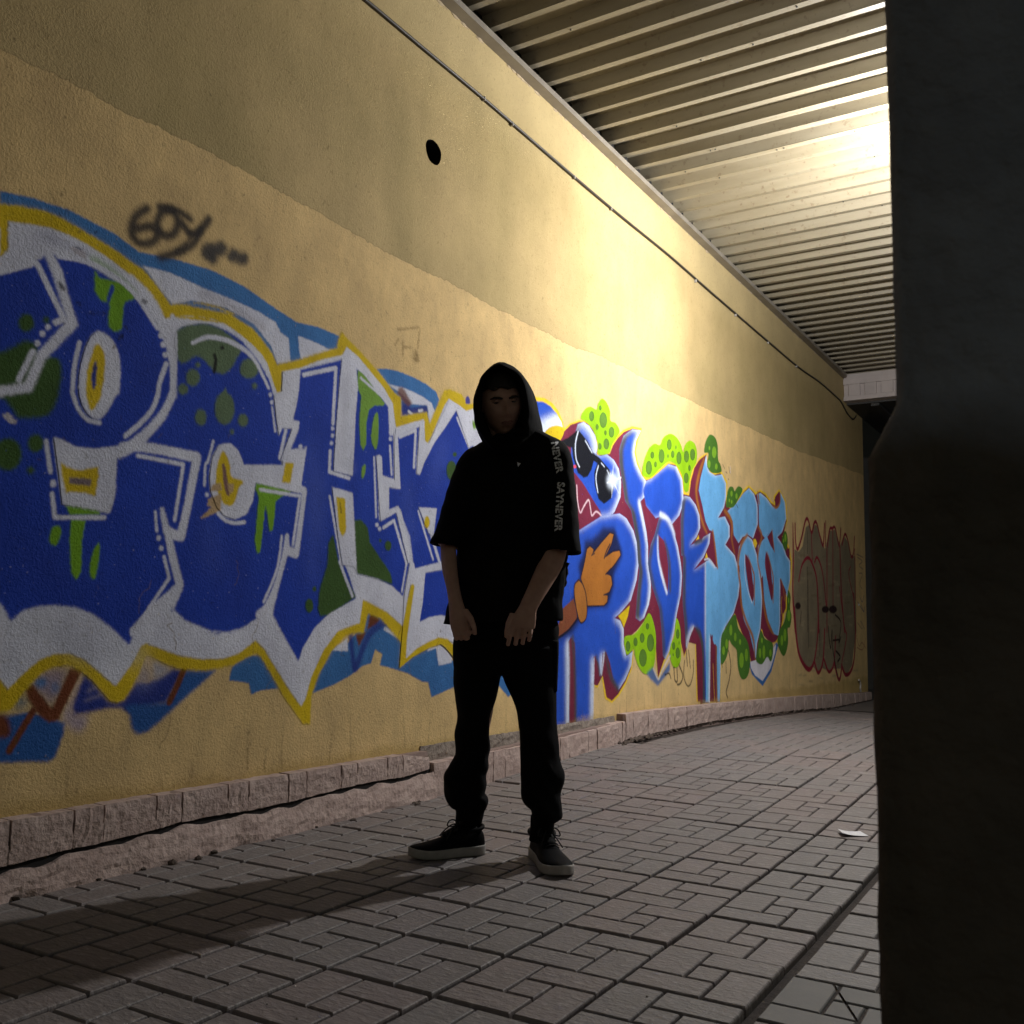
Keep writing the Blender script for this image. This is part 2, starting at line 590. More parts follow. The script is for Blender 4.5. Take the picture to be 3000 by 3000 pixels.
    poly(BLUE, T('T4', '30 520 120 420 300 385 460 390 640 460 800 570 930 720 1040 880 1120 1030 1165 1200 1195 1450 1215 1640 1260 1560 1380 1550 1310 1750 1240 1932')
         + T('T5', '1290 30 1250 250 1120 240 820 245 790 150 740 60 650 0 540 20 470 140 440 300 440 500 520 740 600 830 720 850 860 790 920 650 950 440 1300 520 1490 560 1490 600 1400 1180 1330 1160 1320 1040 1300 1040 1250 1300 1180 1600 1080 1800 1000 1932')
         + T('T7', '470 335 400 410 280 490 100 535 0 520') + T('T3', '1932 290 1700 270 1500 190 1380 80') + T('T2', '1390 1780 1470 1600 1480 1550 1430 1350 1390 1190 1450 1200 1490 1170 1620 540 1590 490 1150 420 1260 290 1370 120 1410 -20') + T('T4', '0 1250 40 1000 60 780'), **P)
    poly(BLUE, T('T6', '240 245 420 205 590 160 740 250 870 400 1000 570 1010 820 1045 820 1050 1200 940 1170 940 1000 905 1000 920 1560 1070 1480 1110 1560 1210 1932')
         + T('T7', '1545 0 1495 250 1400 170 1240 100 1140 270 940 380 830 490 740 640 705 745 600 560 510 390 520 330 600 0')
         + T('T5', '1170 1650 1320 1260 1420 1290 1450 1200 1530 560 1530 500 1470 470 1530 60 1500 40') + T('T6', '240 1000 290 920 150 945 215 780 220 700 170 690 200 500'), **P)
    poly(BLUE, T('T6', '1070 830 1275 730 1250 1000 1245 1150 1270 1160 1310 1050 1400 880 1500 740 1590 600 1650 700 1750 930 2000 900 2000 1800 1540 1932') + T('T7', '1790 10 1580 50 1570 0') + T('T6', '1190 1700 1110 1500 1080 1470 1000 1490 1005 1270 1100 1285 1060 830'), **P)
    poly(BLUE, T('T7', '1660 70 1800 45 1860 30 1990 200 1900 420 1780 395 1690 410 1615 450'), **P)
    # lighter brushed patches in the blue
    for q, w in (('T6', '300 300 330 700'), ('T6', '340 1300 300 1900'), ('T6', '1150 900 1130 1100'), ('T5', '1640 500 1580 1900'), ('T5', '620 1100 560 1700')) if False else ():
        pass
    for t, q in (('T5', '1660 400 1600 1500'), ('T6', '330 900 380 1600'), ('T6', '1160 1300 1200 1700'), ('T6', '1480 900 1400 1200'), ('T5', '420 900 480 1400')):
        line((.075, .12, .46), T(t, q), 46, soft=14, alpha=.4)
    for t, q in (('T1', '80 1100 250 1350'), ('T2', '200 1350 700 1500'), ('T5', '760 1200 700 1800'), ('T1', '1050 1500 1250 1800')):
        line((.018, .035, .24), T(t, q), 60, soft=16, alpha=.45)
    # green drips and dots inside the letters
    D = dict(smooth=True, name='green_blob')
    poly(DGRN, T('T1', '-200 1610 0 1600 100 1560 200 1510 290 1540 310 1650 400 1640 480 1670 497 1800 475 1932') + T('T2', '475 30 420 150 340 200 150 205 100 140 0 40 -200 20'), soft=2, **D)
    for t, x, y, rx, ry in (('T2', 60, 500, 115, 135), ('T2', 285, 410, 66, 78), ('T2', 245, 630, 33, 33), ('T1', 210, 1370, 66, 76), ('T1', 370, 1345, 28, 30)):
        s = TILES[t][2]
        dot(DGRN, T(t, '%g %g' % (x, y))[0], rx * s, ry * s, soft=1.6, name='green_blob')
    poly(GRN, T('T1', '770 940 800 1000 950 1040 1060 1100 1085 1170 1000 1220 985 1400 940 1440 890 1420 870 1350 880 1220 820 1190 765 1120 760 1060'), soft=1.2, **D)
    line(GRN, T('T1', '745 850 900 950 1080 1125'), 18, soft=3, alpha=.6)
    poly(BLUE, T('T1', '905 1060 918 1100 890 1180 860 1230 875 1120'), smooth=True)
    poly(GRN, T('T2', '525 910 640 905 800 945 806 990 560 990'), name='green_drip')
    poly(GRN, T('T2', '570 1020 690 1030 660 1200 656 1450 610 1520 570 1450 558 1200'), name='green_drip')
    poly(GRN, T('T2', '420 1090 470 1078 493 1100 490 1150 450 1235 395 1205'), **D)
    poly(GRN, T('T2', '795 1212 802 1300 770 1490 735 1500 722 1440 730 1360 755 1270'), **D)
    poly(GGRN, T('T4', '60 470 200 400 400 385 560 440 700 540 800 660 740 780 700 860 620 940 540 945 460 890 370 790 280 750 200 800 130 835 70 770 40 600'), smooth=True, soft=1.6, name='green_blob')
    for x, y, rx, ry in ((245, 990, 80, 100), (135, 1125, 60, 66), (305, 850, 30, 34), (605, 1340, 115, 186), (885, 890, 110, 115), (945, 1085, 32, 36), (335, 1440, 66, 96), (815, 1475, 60, 76), (690, 1605, 26, 32)):
        dot(GGRN, T('T4', '%g %g' % (x, y))[0], rx * .2588, ry * .2588, soft=1.5, name='green_blob')
    poly(GGRN, T('T4', '560 1190 620 1100 640 1190'))
    line((.01, .012, .01), T('T4', '490 740 505 800 488 920'), 11)
    dot((.01, .012, .01), T('T4', '580 652')[0], 5, 6)
    poly(GRN, T('T5', '960 440 1100 470 1370 520 1350 552 1250 600 1185 655 1165 900 1150 980 1110 992 1085 800 1068 700 1030 1050 1010 1230 970 1242 945 1100 990 600 952 510'), name='green_drip')
    LG = (.19, .36, .055)
    poly(LG, T('T6', '733 250 800 300 970 540 960 562 880 560 832 600 812 700 806 900 782 952 755 900 745 700 762 480 730 400'), name='green_drip')
    poly(LG, T('T6', '910 630 916 800 902 920 880 936 850 860 856 750 880 640'), **D)
    poly(LG, T('T6', '800 1072 802 1130 782 1190 765 1180 770 1100'), **D)
    poly(DGRN, T('T6', '465 1950 478 1750 520 1680 570 1932') + T('T7', '1140 255 930 395 868 400 848 350 860 200'), soft=1.3, name='green_blob')
    poly(DGRN, T('T6', '690 1560 760 1550 820 1620 840 1750 960 1932') + T('T7', '1350 0 1400 80 1415 162 1300 122 1145 82 1100 -40'), soft=1.3, name='green_blob')
    dot(DGRN, T('T7', '825 195')[0], 6, 8)
    dot(DGRN, T('T7', '785 320')[0], 12, 21, name='green_blob')
    dot(DGRN, T('T6', '998 1780')[0], 10, 15, name='green_blob')
    dot(DGRN, T('T6', '930 1735')[0], 4, 5)
    dot(DGRN, T('T6', '1550 1125')[0], 15, 29, name='green_blob')
    dot(DGRN, T('T6', '1580 985')[0], 6, 7)
    poly(LG, T('T6', '1700 720 1740 690 1790 720 1760 760 1720 775'), soft=2)
    # white strokes
    s1 = TILES['T1'][2]
    line(WHITE, T('T1', '380 790 450 950 560 1300 590 1370 330 1640 225 1890 0 1925 -300 1940'), [28, 28, 29, 28, 28, 28, 26, 26], smooth=False, soft=1.5)
    line(WHITE, T('T1', '1060 1000 1230 1180 1330 1400 1390 1650 1400 1932') + T('T2', '1390 20 1320 170 1200 310 1080 420 960 490'), [16, 18, 20, 20, 20, 21, 24, 27, 30, 30], soft=1.4)
    line(WHITE, T('T1', '-300 1000 0 958 285 885'), 15)
    line(WHITE, T('T1', '300 895 490 1290 515 1340 445 1368'), 17, smooth=False)
    for x, y in ((385, 1405), (340, 1457), (300, 1535), (1300, 1470), (1318, 1546), (1335, 1628)):
        dot(WHITE, T('T1', '%g %g' % (x, y))[0], 8.5, 9)
    line(WHITE, T('T1', '262 1600 150 1830'), 16)
    line(WHITE, T('T1', '470 830 640 855 760 900 880 965 1010 1060 1120 1180 1270 1410'), 15)
    line(WHITE, T('T1', '1342 1700 1290 1850') + T('T2', '1270 30 1220 150 1120 260 1010 352'), 14)
    poly(WHITE, T('T1', '810 1440 900 1500 955 1620 970 1780 960 1932') + T('T2', '930 30 870 140 800 215 720 190 660 100 635 0') + T('T1', '632 1830 655 1680 700 1540 750 1460'), smooth=True, soft=1.3, name='white_counter')
    poly(YEL, T('T1', '760 1555 800 1548 843 1640 840 1800 815 1932') + T('T2', '815 30 740 150 700 60 690 0') + T('T1', '690 1900 700 1750 730 1650'), smooth=True, name='yellow_mark')
    poly(DBLUE, T('T1', '770 1672 777 1740 765 1880 748 1905 735 1820 750 1720'), smooth=True)
    line(WHITE, T('T1', '640 1530 600 1720 585 1900') + T('T2', '590 20 630 130 700 215 800 245'), 13)
    poly(WHITE, T('T2', '432 368 490 382 600 442 760 460 930 440 1010 470 990 500 940 530 915 860 880 972 500 905 470 640'), soft=1.3, name='white_counter')
    poly(YEL, T('T2', '485 560 530 600 640 630 795 598 790 700 765 842 690 812 560 805 530 815 500 690'), name='yellow_mark')
    poly((.20, .15, .17), T('T2', '555 685 735 700 725 757 550 735'))
    line(WHITE, T('T2', '370 390 405 640'), 13)
    dot(WHITE, T('T2', '427 736')[0], 9, 11)
    line(WHITE, T('T2', '420 820 440 1010 840 1010'), 13, smooth=False)
    line(WHITE, T('T2', '990 440 1150 430 1590 520 1462 1170 1345 1120 1308 950'), [25, 24, 26, 22, 22, 14], smooth=False, soft=1.3)
    line(WHITE, T('T2', '1345 1100 1390 1330 1450 1560 1250 1750 1090 1932'), [16, 20, 22, 26, 34], smooth=False, soft=1.3)
    line(WHITE, T('T2', '1110 510 1480 582 1410 1030'), 11, smooth=False)
    line(WHITE, T('T2', '1253 965 1265 1120'), 8)
    for x, y in ((1280, 1177), (1301, 1257)):
        dot(WHITE, T('T2', '%g %g' % (x, y))[0], 6.5, 8)
    line(WHITE, T('T2', '1325 1330 1365 1500 1085 1920'), 10, smooth=False)
    line(WHITE, T('T4', '20 300 45 560 40 900 5 1250'), 15)
    line(WHITE, T('T4', '240 600 400 535 560 550 700 600 850 690 950 800 1030 950 1105 1110'), [10, 13, 14, 14, 14, 13, 11, 9])
    for x, y in ((1125, 1185), (1141, 1270)):
        dot(WHITE, T('T4', '%g %g' % (x, y))[0], 5, 6.5)
    line(WHITE, T('T4', '1145 1330 1180 1600'), 7)
    poly(WHITE, T('T5', '600 0 680 5 760 80 805 190 822 247 1258 250 1290 80 1500 70 1535 30 1500 260 1468 470 1440 555 1300 522 955 442 920 650 840 800 720 852 600 812 520 722 450 542 435 380 470 150 530 40'), soft=1.2, name='white_counter')
    poly(YEL, T('T5', '580 85 620 120 665 240 680 370 790 410 818 450 770 490 740 600 700 690 650 702 580 660 510 500 505 350 530 200'), smooth=True, name='yellow_mark')
    poly((.20, .11, .10), T('T5', '578 230 610 262 640 430 662 587 620 560 590 430'), smooth=True)
    TAN = (.47, .33, .18)
    poly(TAN, T('T5', '440 530 470 460 560 445 575 525 470 540'))
    poly(TAN, T('T5', '640 450 710 455 705 540 660 570'))
    poly(TAN, T('T5', '420 625 560 560 570 650 560 760 350 850 330 840 460 715 408 702'))
    poly(YEL, T('T5', '1290 215 1388 215 1350 445 1253 440'), name='yellow_mark')
    line(WHITE, T('T5', '1010 520 1460 592 1380 1140'), 9.5, smooth=False)
    line(WHITE, T('T5', '1300 495 1512 535 1422 1262 1318 1225 1315 1040'), [14, 16, 16, 16, 11], smooth=False, soft=1.2)
    line(WHITE, T('T5', '1312 1045 1270 1350 1110 1800 1000 1932'), [11, 16, 18, 26], soft=1.2)
    line(WHITE, T('T5', '1255 1050 1200 1420 1050 1790'), 9)
    line(WHITE, T('T4', '480 1710 420 1932') + T('T5', '390 250 380 470'), 8)
    dot(WHITE, T('T5', '405 576')[0], 5.5, 6.5)
    line(WHITE, T('T5', '530 790 620 870 720 897 832 888'), 10)
    poly(WHITE, T('T4', '1262 925 1452 890 1450 1100 1420 1300 1365 1480 1452 1490 1440 1570 1310 1800 1280 1950 1235 1932 1370 1570 1255 1560 1220 1645 1190 1450 1165 1200 1200 1170 1255 1150'), soft=1.2, name='white_outline')
    line(WHITE, T('T4', '1300 1580 1230 1900'), 11)
    dot(WHITE, T('T4', '1465 1771')[0], 4, 5.5)
    poly(WHITE, T('T6', '598 140 720 225 735 400 715 640 690 1172 522 1132 545 720 580 300'), soft=1.2, name='white_outline')
    for q in ('640 300 600 1000', '600 1050 680 1100'):
        line((.36, .38, .47), T('T6', q), 20, soft=7, alpha=.5)
    line(WHITE, T('T6', '262 292 545 232 518 715'), 12, smooth=False)
    for x, y in ((515, 760), (515, 822), (505, 886), (1020, 850), (902, 1598), (925, 1633), (235, 915)):
        dot(WHITE, T('T6', '%g %g' % (x, y))[0], 5, 6)
    line(WHITE, T('T6', '495 955 488 1135 660 1192'), 11, smooth=False)
    line(WHITE, T('T6', '760 320 990 520'), 8)
    line(WHITE, T('T6', '740 190 900 390 1022 560 1025 800'), [22, 20, 16, 10], smooth=False)
    poly(WHITE, T('T6', '893 1000 920 988 943 1010 950 1170 1055 1212 1050 800 1082 810 1106 1287 1005 1270 1005 1470 1085 1432 1112 1480 1215 1932 1170 1932 1068 1492 932 1568'), soft=1.1, name='white_outline')
    line(WHITE, T('T6', '877 1012 895 1530'), 7)
    line(WHITE, T('T6', '1015 912 1030 1160'), 8)
    line(WHITE, T('T6', '958 1622 1050 1560 1160 1932'), 9.5, smooth=False)
    poly(WHITE, T('T6', '510 1268 690 1322 702 1560 722 1960 600 1950 560 1700'), soft=1.2, name='white_outline')
    poly(WHITE, T('T7', '1040 -30 1135 -30 1145 80 1300 120 1420 180 1500 280 1490 470 1380 370 1190 270 1165 450 1000 510 860 700 740 1000 725 1080 705 745 740 640 830 490 940 380 1140 270 1090 100'), soft=1.2)
    poly(YEL, T('T6', '545 1355 622 1370 632 1650 600 1702 570 1640'), name='yellow_mark')
    line((.03, .03, .02), T('T6', '578 1405 588 1495'), 3)
    line(WHITE, T('T6', '490 1350 540 1640 590 1932'), 8)
    line(WHITE, T('T7', '1015 -10 1110 248'), 10)
    line(WHITE, T('T7', '1520 0 1485 215'), 7)
    poly(WHITE, T('T6', '1058 760 1310 680 1320 870 1350 892 1440 700 1530 508 1620 560 1720 640 1760 900 1700 925 1590 600 1500 740 1400 880 1310 1060 1275 1162 1248 1150 1262 900 1272 742 1070 832'), soft=1.2, name='white_outline')
    line(WHITE, T('T6', '1098 832 1240 772 1224 1095'), 10, smooth=False)
    line(WHITE, T('T6', '1600 668 1702 920'), 8)
    poly(WHITE, T('T6', '1262 1445 1422 1455 1392 1705 1350 1670'), name='white_counter')
    dot(YEL, T('T6', '1335 1575')[0], 8, 18)
    line(WHITE, T('T6', '1262 1480 1390 1900'), 7)
    line(WHITE, T('T6', '1375 1690 1450 1932'), 11)
    poly(WHITE, T('T7', '1545 -10 1575 0 1582 42 1700 10 1790 -12 1800 45 1660 70 1640 300 1615 450 1690 412 1780 396 1870 420 1880 600 1760 562 1600 642 1512 722 1520 560 1578 170 1545 160 1490 470 1500 250'), soft=1.1, name='white_outline')
    poly(YEL, T('T7', '1552 170 1562 155 1578 170 1522 560 1512 720 1600 640 1690 590 1760 560 1830 572 1900 680 1880 720 1830 655 1780 610 1690 640 1560 710 1465 792 1490 480 1520 300'), soft=1.1, name='yellow_mark')
    poly((.06, .06, .30), T('T6', '1676 540 1680 490 1692 475 1708 490 1715 540'), smooth=True)
    # torn and scuffed bits of the old coat
    DK = (.012, .014, .03)
    for q, w in (('480 1050 510 1090', 14), ('1000 1390 1050 1440', 5), ('700 1290 850 1290', 4), ('990 1470 960 1500', 7), ('620 1210 650 1220', 5), ('1150 1190 1180 1200', 9), ('600 770 660 775', 6)):
        line(DK, T('T1', q), w, soft=1.4, alpha=.8, grain=2.5)
    poly((.55, .52, .56), T('T1', '560 750 690 790 685 850 600 810'), grain=3)
    poly((.50, .47, .50), T('T2', '15 180 60 165 130 220 120 255 60 235'), grain=3)
    line((.06, .07, .22), T('T1', '330 650 480 720 700 820'), 14, soft=5, alpha=.6)
    for x, y in ((640, 632), (775, 635)):
        dot(DK, T('T1', '%g %g' % (x, y))[0], 6, 3, soft=1.2)
    # black sprayed tag above, with its dots
    BK = (.035, .032, .034)
    K = dict(soft=2.6, alpha=.95, grain=1.0)
    line(BK, T('T1', '1190 440 1090 520 1062 640 1130 725 1230 715 1275 650 1220 590 1110 612'), 25, **K)
    line(BK, T('T1', '1265 570 1310 470 1400 470 1440 560 1400 650 1320 660 1265 570'), 25, **K)
    line(BK, T('T1', '1290 430 1420 455 1540 530'), 22, **K)
    line(BK, T('T1', '1470 560 1530 640 1600 640 1690 530'), 25, **K)
    line(BK, T('T1', '1620 620 1560 730 1440 800 1290 840'), 23, **K)
    line(BK, T('T1', '1540 640 1520 720 1420 790'), 12, **K)
    for x, y, r in ((1690, 790, 25), (1780, 770, 22), (1885, 825, 20), (1960, 850, 19), (1720, 850, 16)):
        dot((.05, .05, .055), T('T1', '%g %g' % (x, y))[0], r, r * 1.1, soft=3, grain=1.5, alpha=.95)
    # rusty drips and rings
    RU = (.22, .14, .05)
    for q in ('395 300 430 360', '440 380 480 450', '545 490 550 440', '460 300 500 340 540 300'):
        line((.12, .075, .03), T('T1', q), 3, soft=1.4, alpha=.7)
    for q in ('760 645 760 670', '750 622 790 618', '792 622 788 656', '760 655 775 655', '745 650 752 640', '784 662 790 680 780 676'):
        line(RU, T('T0', q), 6, soft=1.5, alpha=.6, grain=2)
    dot((.13, .08, .02), T('T6', '1240 130')[0], 9, 16, soft=4, alpha=.55, grain=2)
    SHEETS.append(('END', 0, None))


WINE, DGREY, LBL, ORG = (.17, .022, .05), (.06, .062, .075), (.15, .42, .78), (.36, .135, .025)
BL2 = (.020, .080, .50)
HW = (.66, .74, .90)
LIME, LSPOT = (.26, .50, .01), (.10, .21, .03)
FOREST, FSPOT = (.065, .17, .025), (.20, .40, .03)
YL2 = (.80, .55, .03)


def spots(tile, col, lst, rim=None):
    s = TILES[tile][2]
    for x, y, rx, ry in lst:
        if rim and rx > 8:
            dot(rim, T(tile, '%g %g' % (x, y))[0], rx * s + 1.0, ry * s + 1.4, soft=.7)
        dot(col, T(tile, '%g %g' % (x, y))[0], rx * s, ry * s, soft=.8)


def mural_two():
    SHEETS.append(('MURAL', 1, None))
    outline = (T('T8', '60 220 160 232 240 285 300 365 345 470 362 545 420 495 520 455 600 470 670 545 705 640 712 825 800 795 835 790 850 710 905 620 970 560 1060 522 1160 545 1120 660 1095 780 1115 890 1165 1020 1235 1055 1330 975 1430 885 1510 905 1575 1020 1598 1195 1640 1215 1650 1080 1690 950 1760 840 1840 790')
               + T('T10', '785 440 760 540 795 625 850 650 925 635 985 740 985 960 1015 1010 1050 985 1140 835 1205 780 1255 825 1285 850 1325 822 1385 865 1440 945 1468 965 1462 890 1520 818 1590 940 1605 1150 1560 1290 1620 1400 1650 1560 1645 1750 1610 1932')
               + T('T11', '1610 350 1595 480 1600 660 1570 690 1560 780 1540 900 1500 985 1440 1005 1330 870 1300 1155 1245 1250 1190 1050 1060 700 925 930 918 1600 670 1600 655 1000 590 970 545 1150 495 990 460 745 395 1085 335 1195 275 1375 235 1000 175 690 60 850 0 905')
               + T('T9', '985 1120 1075 1060 1058 1260 1000 1410 925 1540 850 1615 780 1570 745 1340 705 1460 655 1440 645 1850 270 1920 200 900'))
    poly(YL2, outline, soft=1.0, name='MURAL_OUTLINE')
    inner = (T('T8', '320 665 360 575 425 508 520 475 595 490 655 560 690 650 700 832 740 815 830 805 860 720 915 640 975 580 1060 545 1145 562 1100 660 1078 790 1100 900 1155 1030 1195 1080 1260 1060 1340 995 1435 905 1505 922 1560 1030 1585 1220 1645 1235 1665 1080 1705 960 1770 855 1820 815')
             + T('T10', '772 462 745 560 785 645 850 672 915 655 970 750 970 970 1020 1028 1065 995 1150 855 1205 800 1250 845 1275 878 1320 842 1375 880 1430 960 1478 990 1476 900 1518 840 1580 950 1595 1150 1545 1300 1605 1410 1638 1570 1632 1750 1598 1932')
             + T('T11', '1598 350 1585 480 1588 650 1560 680 1548 780 1528 900 1492 970 1440 990 1335 850 1290 1145 1240 1230 1200 1050 1062 690 920 915 912 1600 680 1600 662 1010 590 990 540 1130 505 985 458 770 388 1070 330 1180 272 1355 245 1000 180 705 60 865 0 920')
             + T('T9', '975 1000 985 1110 1062 1068 1048 1250 990 1395 918 1520 850 1592 795 1555 755 1335 705 1435 665 1425 655 1840 280 1910 210 900'))
    poly(WINE, inner, soft=1.0)
    # hump at the left, half hidden by the hood
    poly(BL2, T('T8', '-200 330 60 265 140 270 210 310 280 390 330 480 345 540 230 560 120 620 -200 620'), soft=1.2, hi=(HW, 0, -.09, 7), name='blue_letter')
    poly(YEL, T('T8', '130 660 160 585 210 535 280 515 355 545 330 650 250 660'), smooth=True, name='yellow_mark')
    H = (HW, .034, .010, 7, .85)
    L = (DGREY, -.045, 0, 7, .9)
    # head, ear and face
    poly(BL2, T('T8', '500 500 560 478 620 522 680 622 702 730 692 812 640 790 540 640 470 600'), soft=1, hi=(HW, .06, .02, 11, .85), lo=L, name='blue_letter')
    poly(BL2, T('T8', '430 690 560 640 660 800 730 828 800 812 870 868 922 960 946 1100 940 1250 880 1400 840 1452 740 1462 600 1400 430 1200'), soft=1, hi=(HW, .036, 0, 8, .85), name='painted_face')
    poly(WINE, T('T8', '448 985 480 1015 560 1120 650 1270 730 1395 745 1440 620 1530 520 1592 420 1500'), soft=1, name='painted_mouth')
    line((.75, .55, .62), T('T8', '488 1130 498 1300 525 1412 560 1350 610 1282 632 1380 645 1442 690 1400 740 1442'), 5)
    # body
    poly(BL2, T('T8', '420 1600 520 1588 745 1445 850 1430 930 1420 1000 1470 1075 1600 1122 1780 1132 1932')
         + T('T9', '1130 150 1105 350 1045 560 930 695 880 740 935 765 972 850 972 1010 1000 1132 1065 1080 1050 1230 990 1370 920 1482 870 1400 830 1200 790 1085 755 1105 740 1310 718 1345 700 1200 680 1130 660 1140 650 1835 480 1855 470 1000 430 935 400 985 410 1870 280 1900 200 900'), soft=1, hi=(HW, .032, .01, 7, .85), name='painted_body')
    poly(YEL, T('T9', '915 720 1035 610 1015 720 972 840 945 765'), name='yellow_mark')
    poly(WINE, T('T9', '415 1000 455 1000 480 1860 420 1870'), soft=1)
    line(DGREY, T('T9', '445 930 470 1300 478 1850'), 14, soft=4)
    line(HW, T('T9', '400 985 405 1300 392 1860'), [6, 10, 11], soft=3)
    line(HW, T('T9', '668 1150 662 1400 655 1835'), [5, 7, 6], soft=2)
    poly(WINE, T('T9', '675 1140 712 1210 722 1340 705 1432 668 1425'), soft=1)
    line(DGREY, T('T9', '690 1130 715 1250 728 1330'), 9, soft=3)
    poly(WINE, T('T9', '768 1110 800 1150 850 1400 925 1500 850 1582 795 1545'), soft=1)
    line(DGREY, T('T9', '782 1090 835 1330 915 1470'), [8, 16, 14], soft=4)
    line(HW, T('T9', '770 1100 760 1200 742 1320'), 6, soft=2)
    # crescent letter
    C2 = dict(soft=1, name='blue_letter')
    poly(BL2, T('T8', '925 760 970 620 1060 552 1148 568 1100 670 1080 790 1105 910 1158 1030 1205 1090 1190 1250 1140 1300 1175 1450 1205 1600 1222 1750 1222 1932')
         + T('T9', '1235 250 1252 400 1232 600 1180 740 1140 772 1095 740 1110 500 1135 250') + T('T8', '1120 1932 1105 1700 1070 1500 1050 1390 985 1290 960 1100 930 920'), hi=H, lo=(DGREY, -.06, 0, 6, 1.0), **C2)
    poly(BL2, T('T8', '1170 1180 1205 1085 1262 1060 1340 992 1435 912 1515 938 1575 1070 1590 1300 1545 1440 1470 1532 1400 1440 1300 1470 1200 1340'), hi=H, **C2)
    poly(BL2, T('T8', '1220 1932 1250 1740 1290 1640 1345 1430 1420 1460 1480 1580 1530 1760 1560 1932')
         + T('T9', '1572 300 1560 500 1520 690 1490 880 1440 1080 1400 1165 1375 1130 1365 900 1340 650 1270 430 1230 250'), hi=(HW, .026, .01, 6, .85), lo=(DGREY, -.05, 0, 6, .8), **C2)
    poly(WINE, T('T8', '1328 1640 1385 1700 1410 1780') + T('T9', '1430 200 1428 470 1380 385 1345 190 1330 0'), soft=1)
    line(DGREY, T('T9', '1390 -70 1440 150 1448 460'), [8, 16, 14], soft=4)
    line(HW, T('T9', '1322 -100 1325 100 1360 280 1415 480'), [5, 9, 13, 10], soft=3)
    line(HW, T('T8', '1350 1430 1440 1490 1500 1640'), [15, 10, 6], soft=3)
    line(HW, T('T8', '1130 1300 1165 1480 1205 1700'), [13, 11, 6], soft=4)
    line(HW, T('T9', '1245 360 1240 520 1180 720'), [4, 7, 5], soft=2)
    poly(BL2, T('T10', '545 885 600 900 660 980 700 1090 705 1220 670 1310 600 1400 720 1340 740 1310 810 1270 800 1380 740 1520 640 1650 770 1560') + T('T11', '768 900 805 1610 730 1610 710 1000 670 850 630 820 590 920 560 1060 545 800 525 600 530 100') + T('T10', '510 1500 505 1150 520 950'), hi=(HW, .03, .005, 7, .85), lo=(DGREY, -.06, 0, 6, .9), **C2)
    line(DGREY, T('T10', '650 1375 720 1345'), 9, soft=3)
    poly(YL2, T('T10', '690 1290 695 1330 660 1345'))
    # wine, dark and blue running columns under it
    line(WINE, T('T11', '600 960 650 890 690 960 715 1150 720 1610'), [8, 16, 20, 20, 20], soft=1)
    line(DGREY, T('T11', '660 850 705 930 735 1100 745 1610'), [8, 12, 13, 12], soft=3)
    line(HW, T('T11', '635 830 595 930 572 1050'), [8, 6, 4], soft=2)
    # light blue letters
    C3 = dict(soft=1, name='light_blue_letter')
    HI3 = (HW, .024, .006, 5, .8)
    poly(LBL, T('T10', '768 470 775 570 800 640 860 680 930 668 972 760 972 900 950 1010 890 1115 960 1100 1008 1200 1008 1310 965 1390 1060 1500 1110 1680 1128 1800') + T('T11', '1122 300 1098 520 1050 690 960 838 920 950 908 1600 880 1600 868 1010 850 1010 810 900 800 1600 765 1600 765 130')
         + T('T10', '765 1560 800 1545 860 1620 880 1620 860 1400 830 1250 800 1240 760 1150 730 1000 690 830 710 700'), hi=HI3, **C3)
    poly(WINE, T('T10', '742 482 700 570 660 720 640 880 700 1030 605 865 610 740 645 600 695 520'), soft=1)
    line(ORG, T('T10', '745 510 695 660 665 850 700 1050 735 1180 775 1270'), [9, 14, 14, 12, 12, 8], soft=3)
    poly(WINE, T('T10', '795 1400 835 1255 862 1450 885 1625 790 1500'), soft=1)
    line(ORG, T('T10', '835 1250 860 1420 882 1625'), 9, soft=2)
    line(HW, T('T10', '750 1545 800 1540 860 1620'), 4, soft=1.5)
    poly(YL2, T('T10', '770 1470 785 1525 755 1530'))
    poly(LBL, T('T10', '985 1045 1080 960 1150 862 1208 808 1262 870 1295 980 1298 1180 1250 1325 1200 1290 1140 1312 1100 1375 1050 1290 1040 1150'), hi=HI3, **C3)
    line(ORG, T('T10', '955 1040 1010 1110 1035 1200 1030 1330 1060 1480'), [12, 15, 12, 9, 6], soft=3)
    poly(LBL, T('T10', '1180 1290 1240 1340 1290 1500 1328 1750 1342 1932') + T('T11', '1342 600 1325 850 1290 1000 1278 1160 1235 1000 1195 880 1150 740 1130 500 1110 200') + T('T10', '1085 1600 1105 1410'), hi=HI3, **C3)
    line(ORG, T('T10', '1190 1290 1125 1400 1095 1600 1120 1830') + T('T11', '1130 600 1180 780 1250 950 1268 1150'), [10, 13, 13, 11, 11, 13, 13, 7], soft=3)
    poly(WINE, T('T10', '1188 1508 1225 1600 1250 1800') + T('T11', '1252 330 1258 500 1240 572 1205 450 1172 200 1168 90'), smooth=True, soft=1)
    line(ORG, T('T10', '1195 1500 1245 1650') + T('T11', '1262 330 1262 600'), [4, 8, 9, 7], soft=2)
    line(HW, T('T10', '1165 1500 1165 1680') + T('T11', '1195 450 1238 580'), [5, 4, 4, 5], soft=1.5)
    poly(LBL, T('T10', '1290 872 1325 858 1388 910 1445 990 1500 1012 1528 950 1530 850 1578 950 1592 1120 1550 1262 1500 1312 1560 1400 1592 1500 1632 1560 1632 1750 1598 1932')
         + T('T11', '1580 440 1530 330 1528 600 1528 800 1510 922 1460 902 1400 750 1365 550 1350 300') + T('T10', '1325 1750 1300 1560 1300 1400 1390 1300 1432 1240 1370 1322 1310 1240 1308 1000'), hi=HI3, **C3)
    line(ORG, T('T10', '1300 860 1312 960'), 10, soft=3)
    poly(WINE, T('T10', '1262 1290 1310 1150 1320 1330 1295 1420'), soft=1)
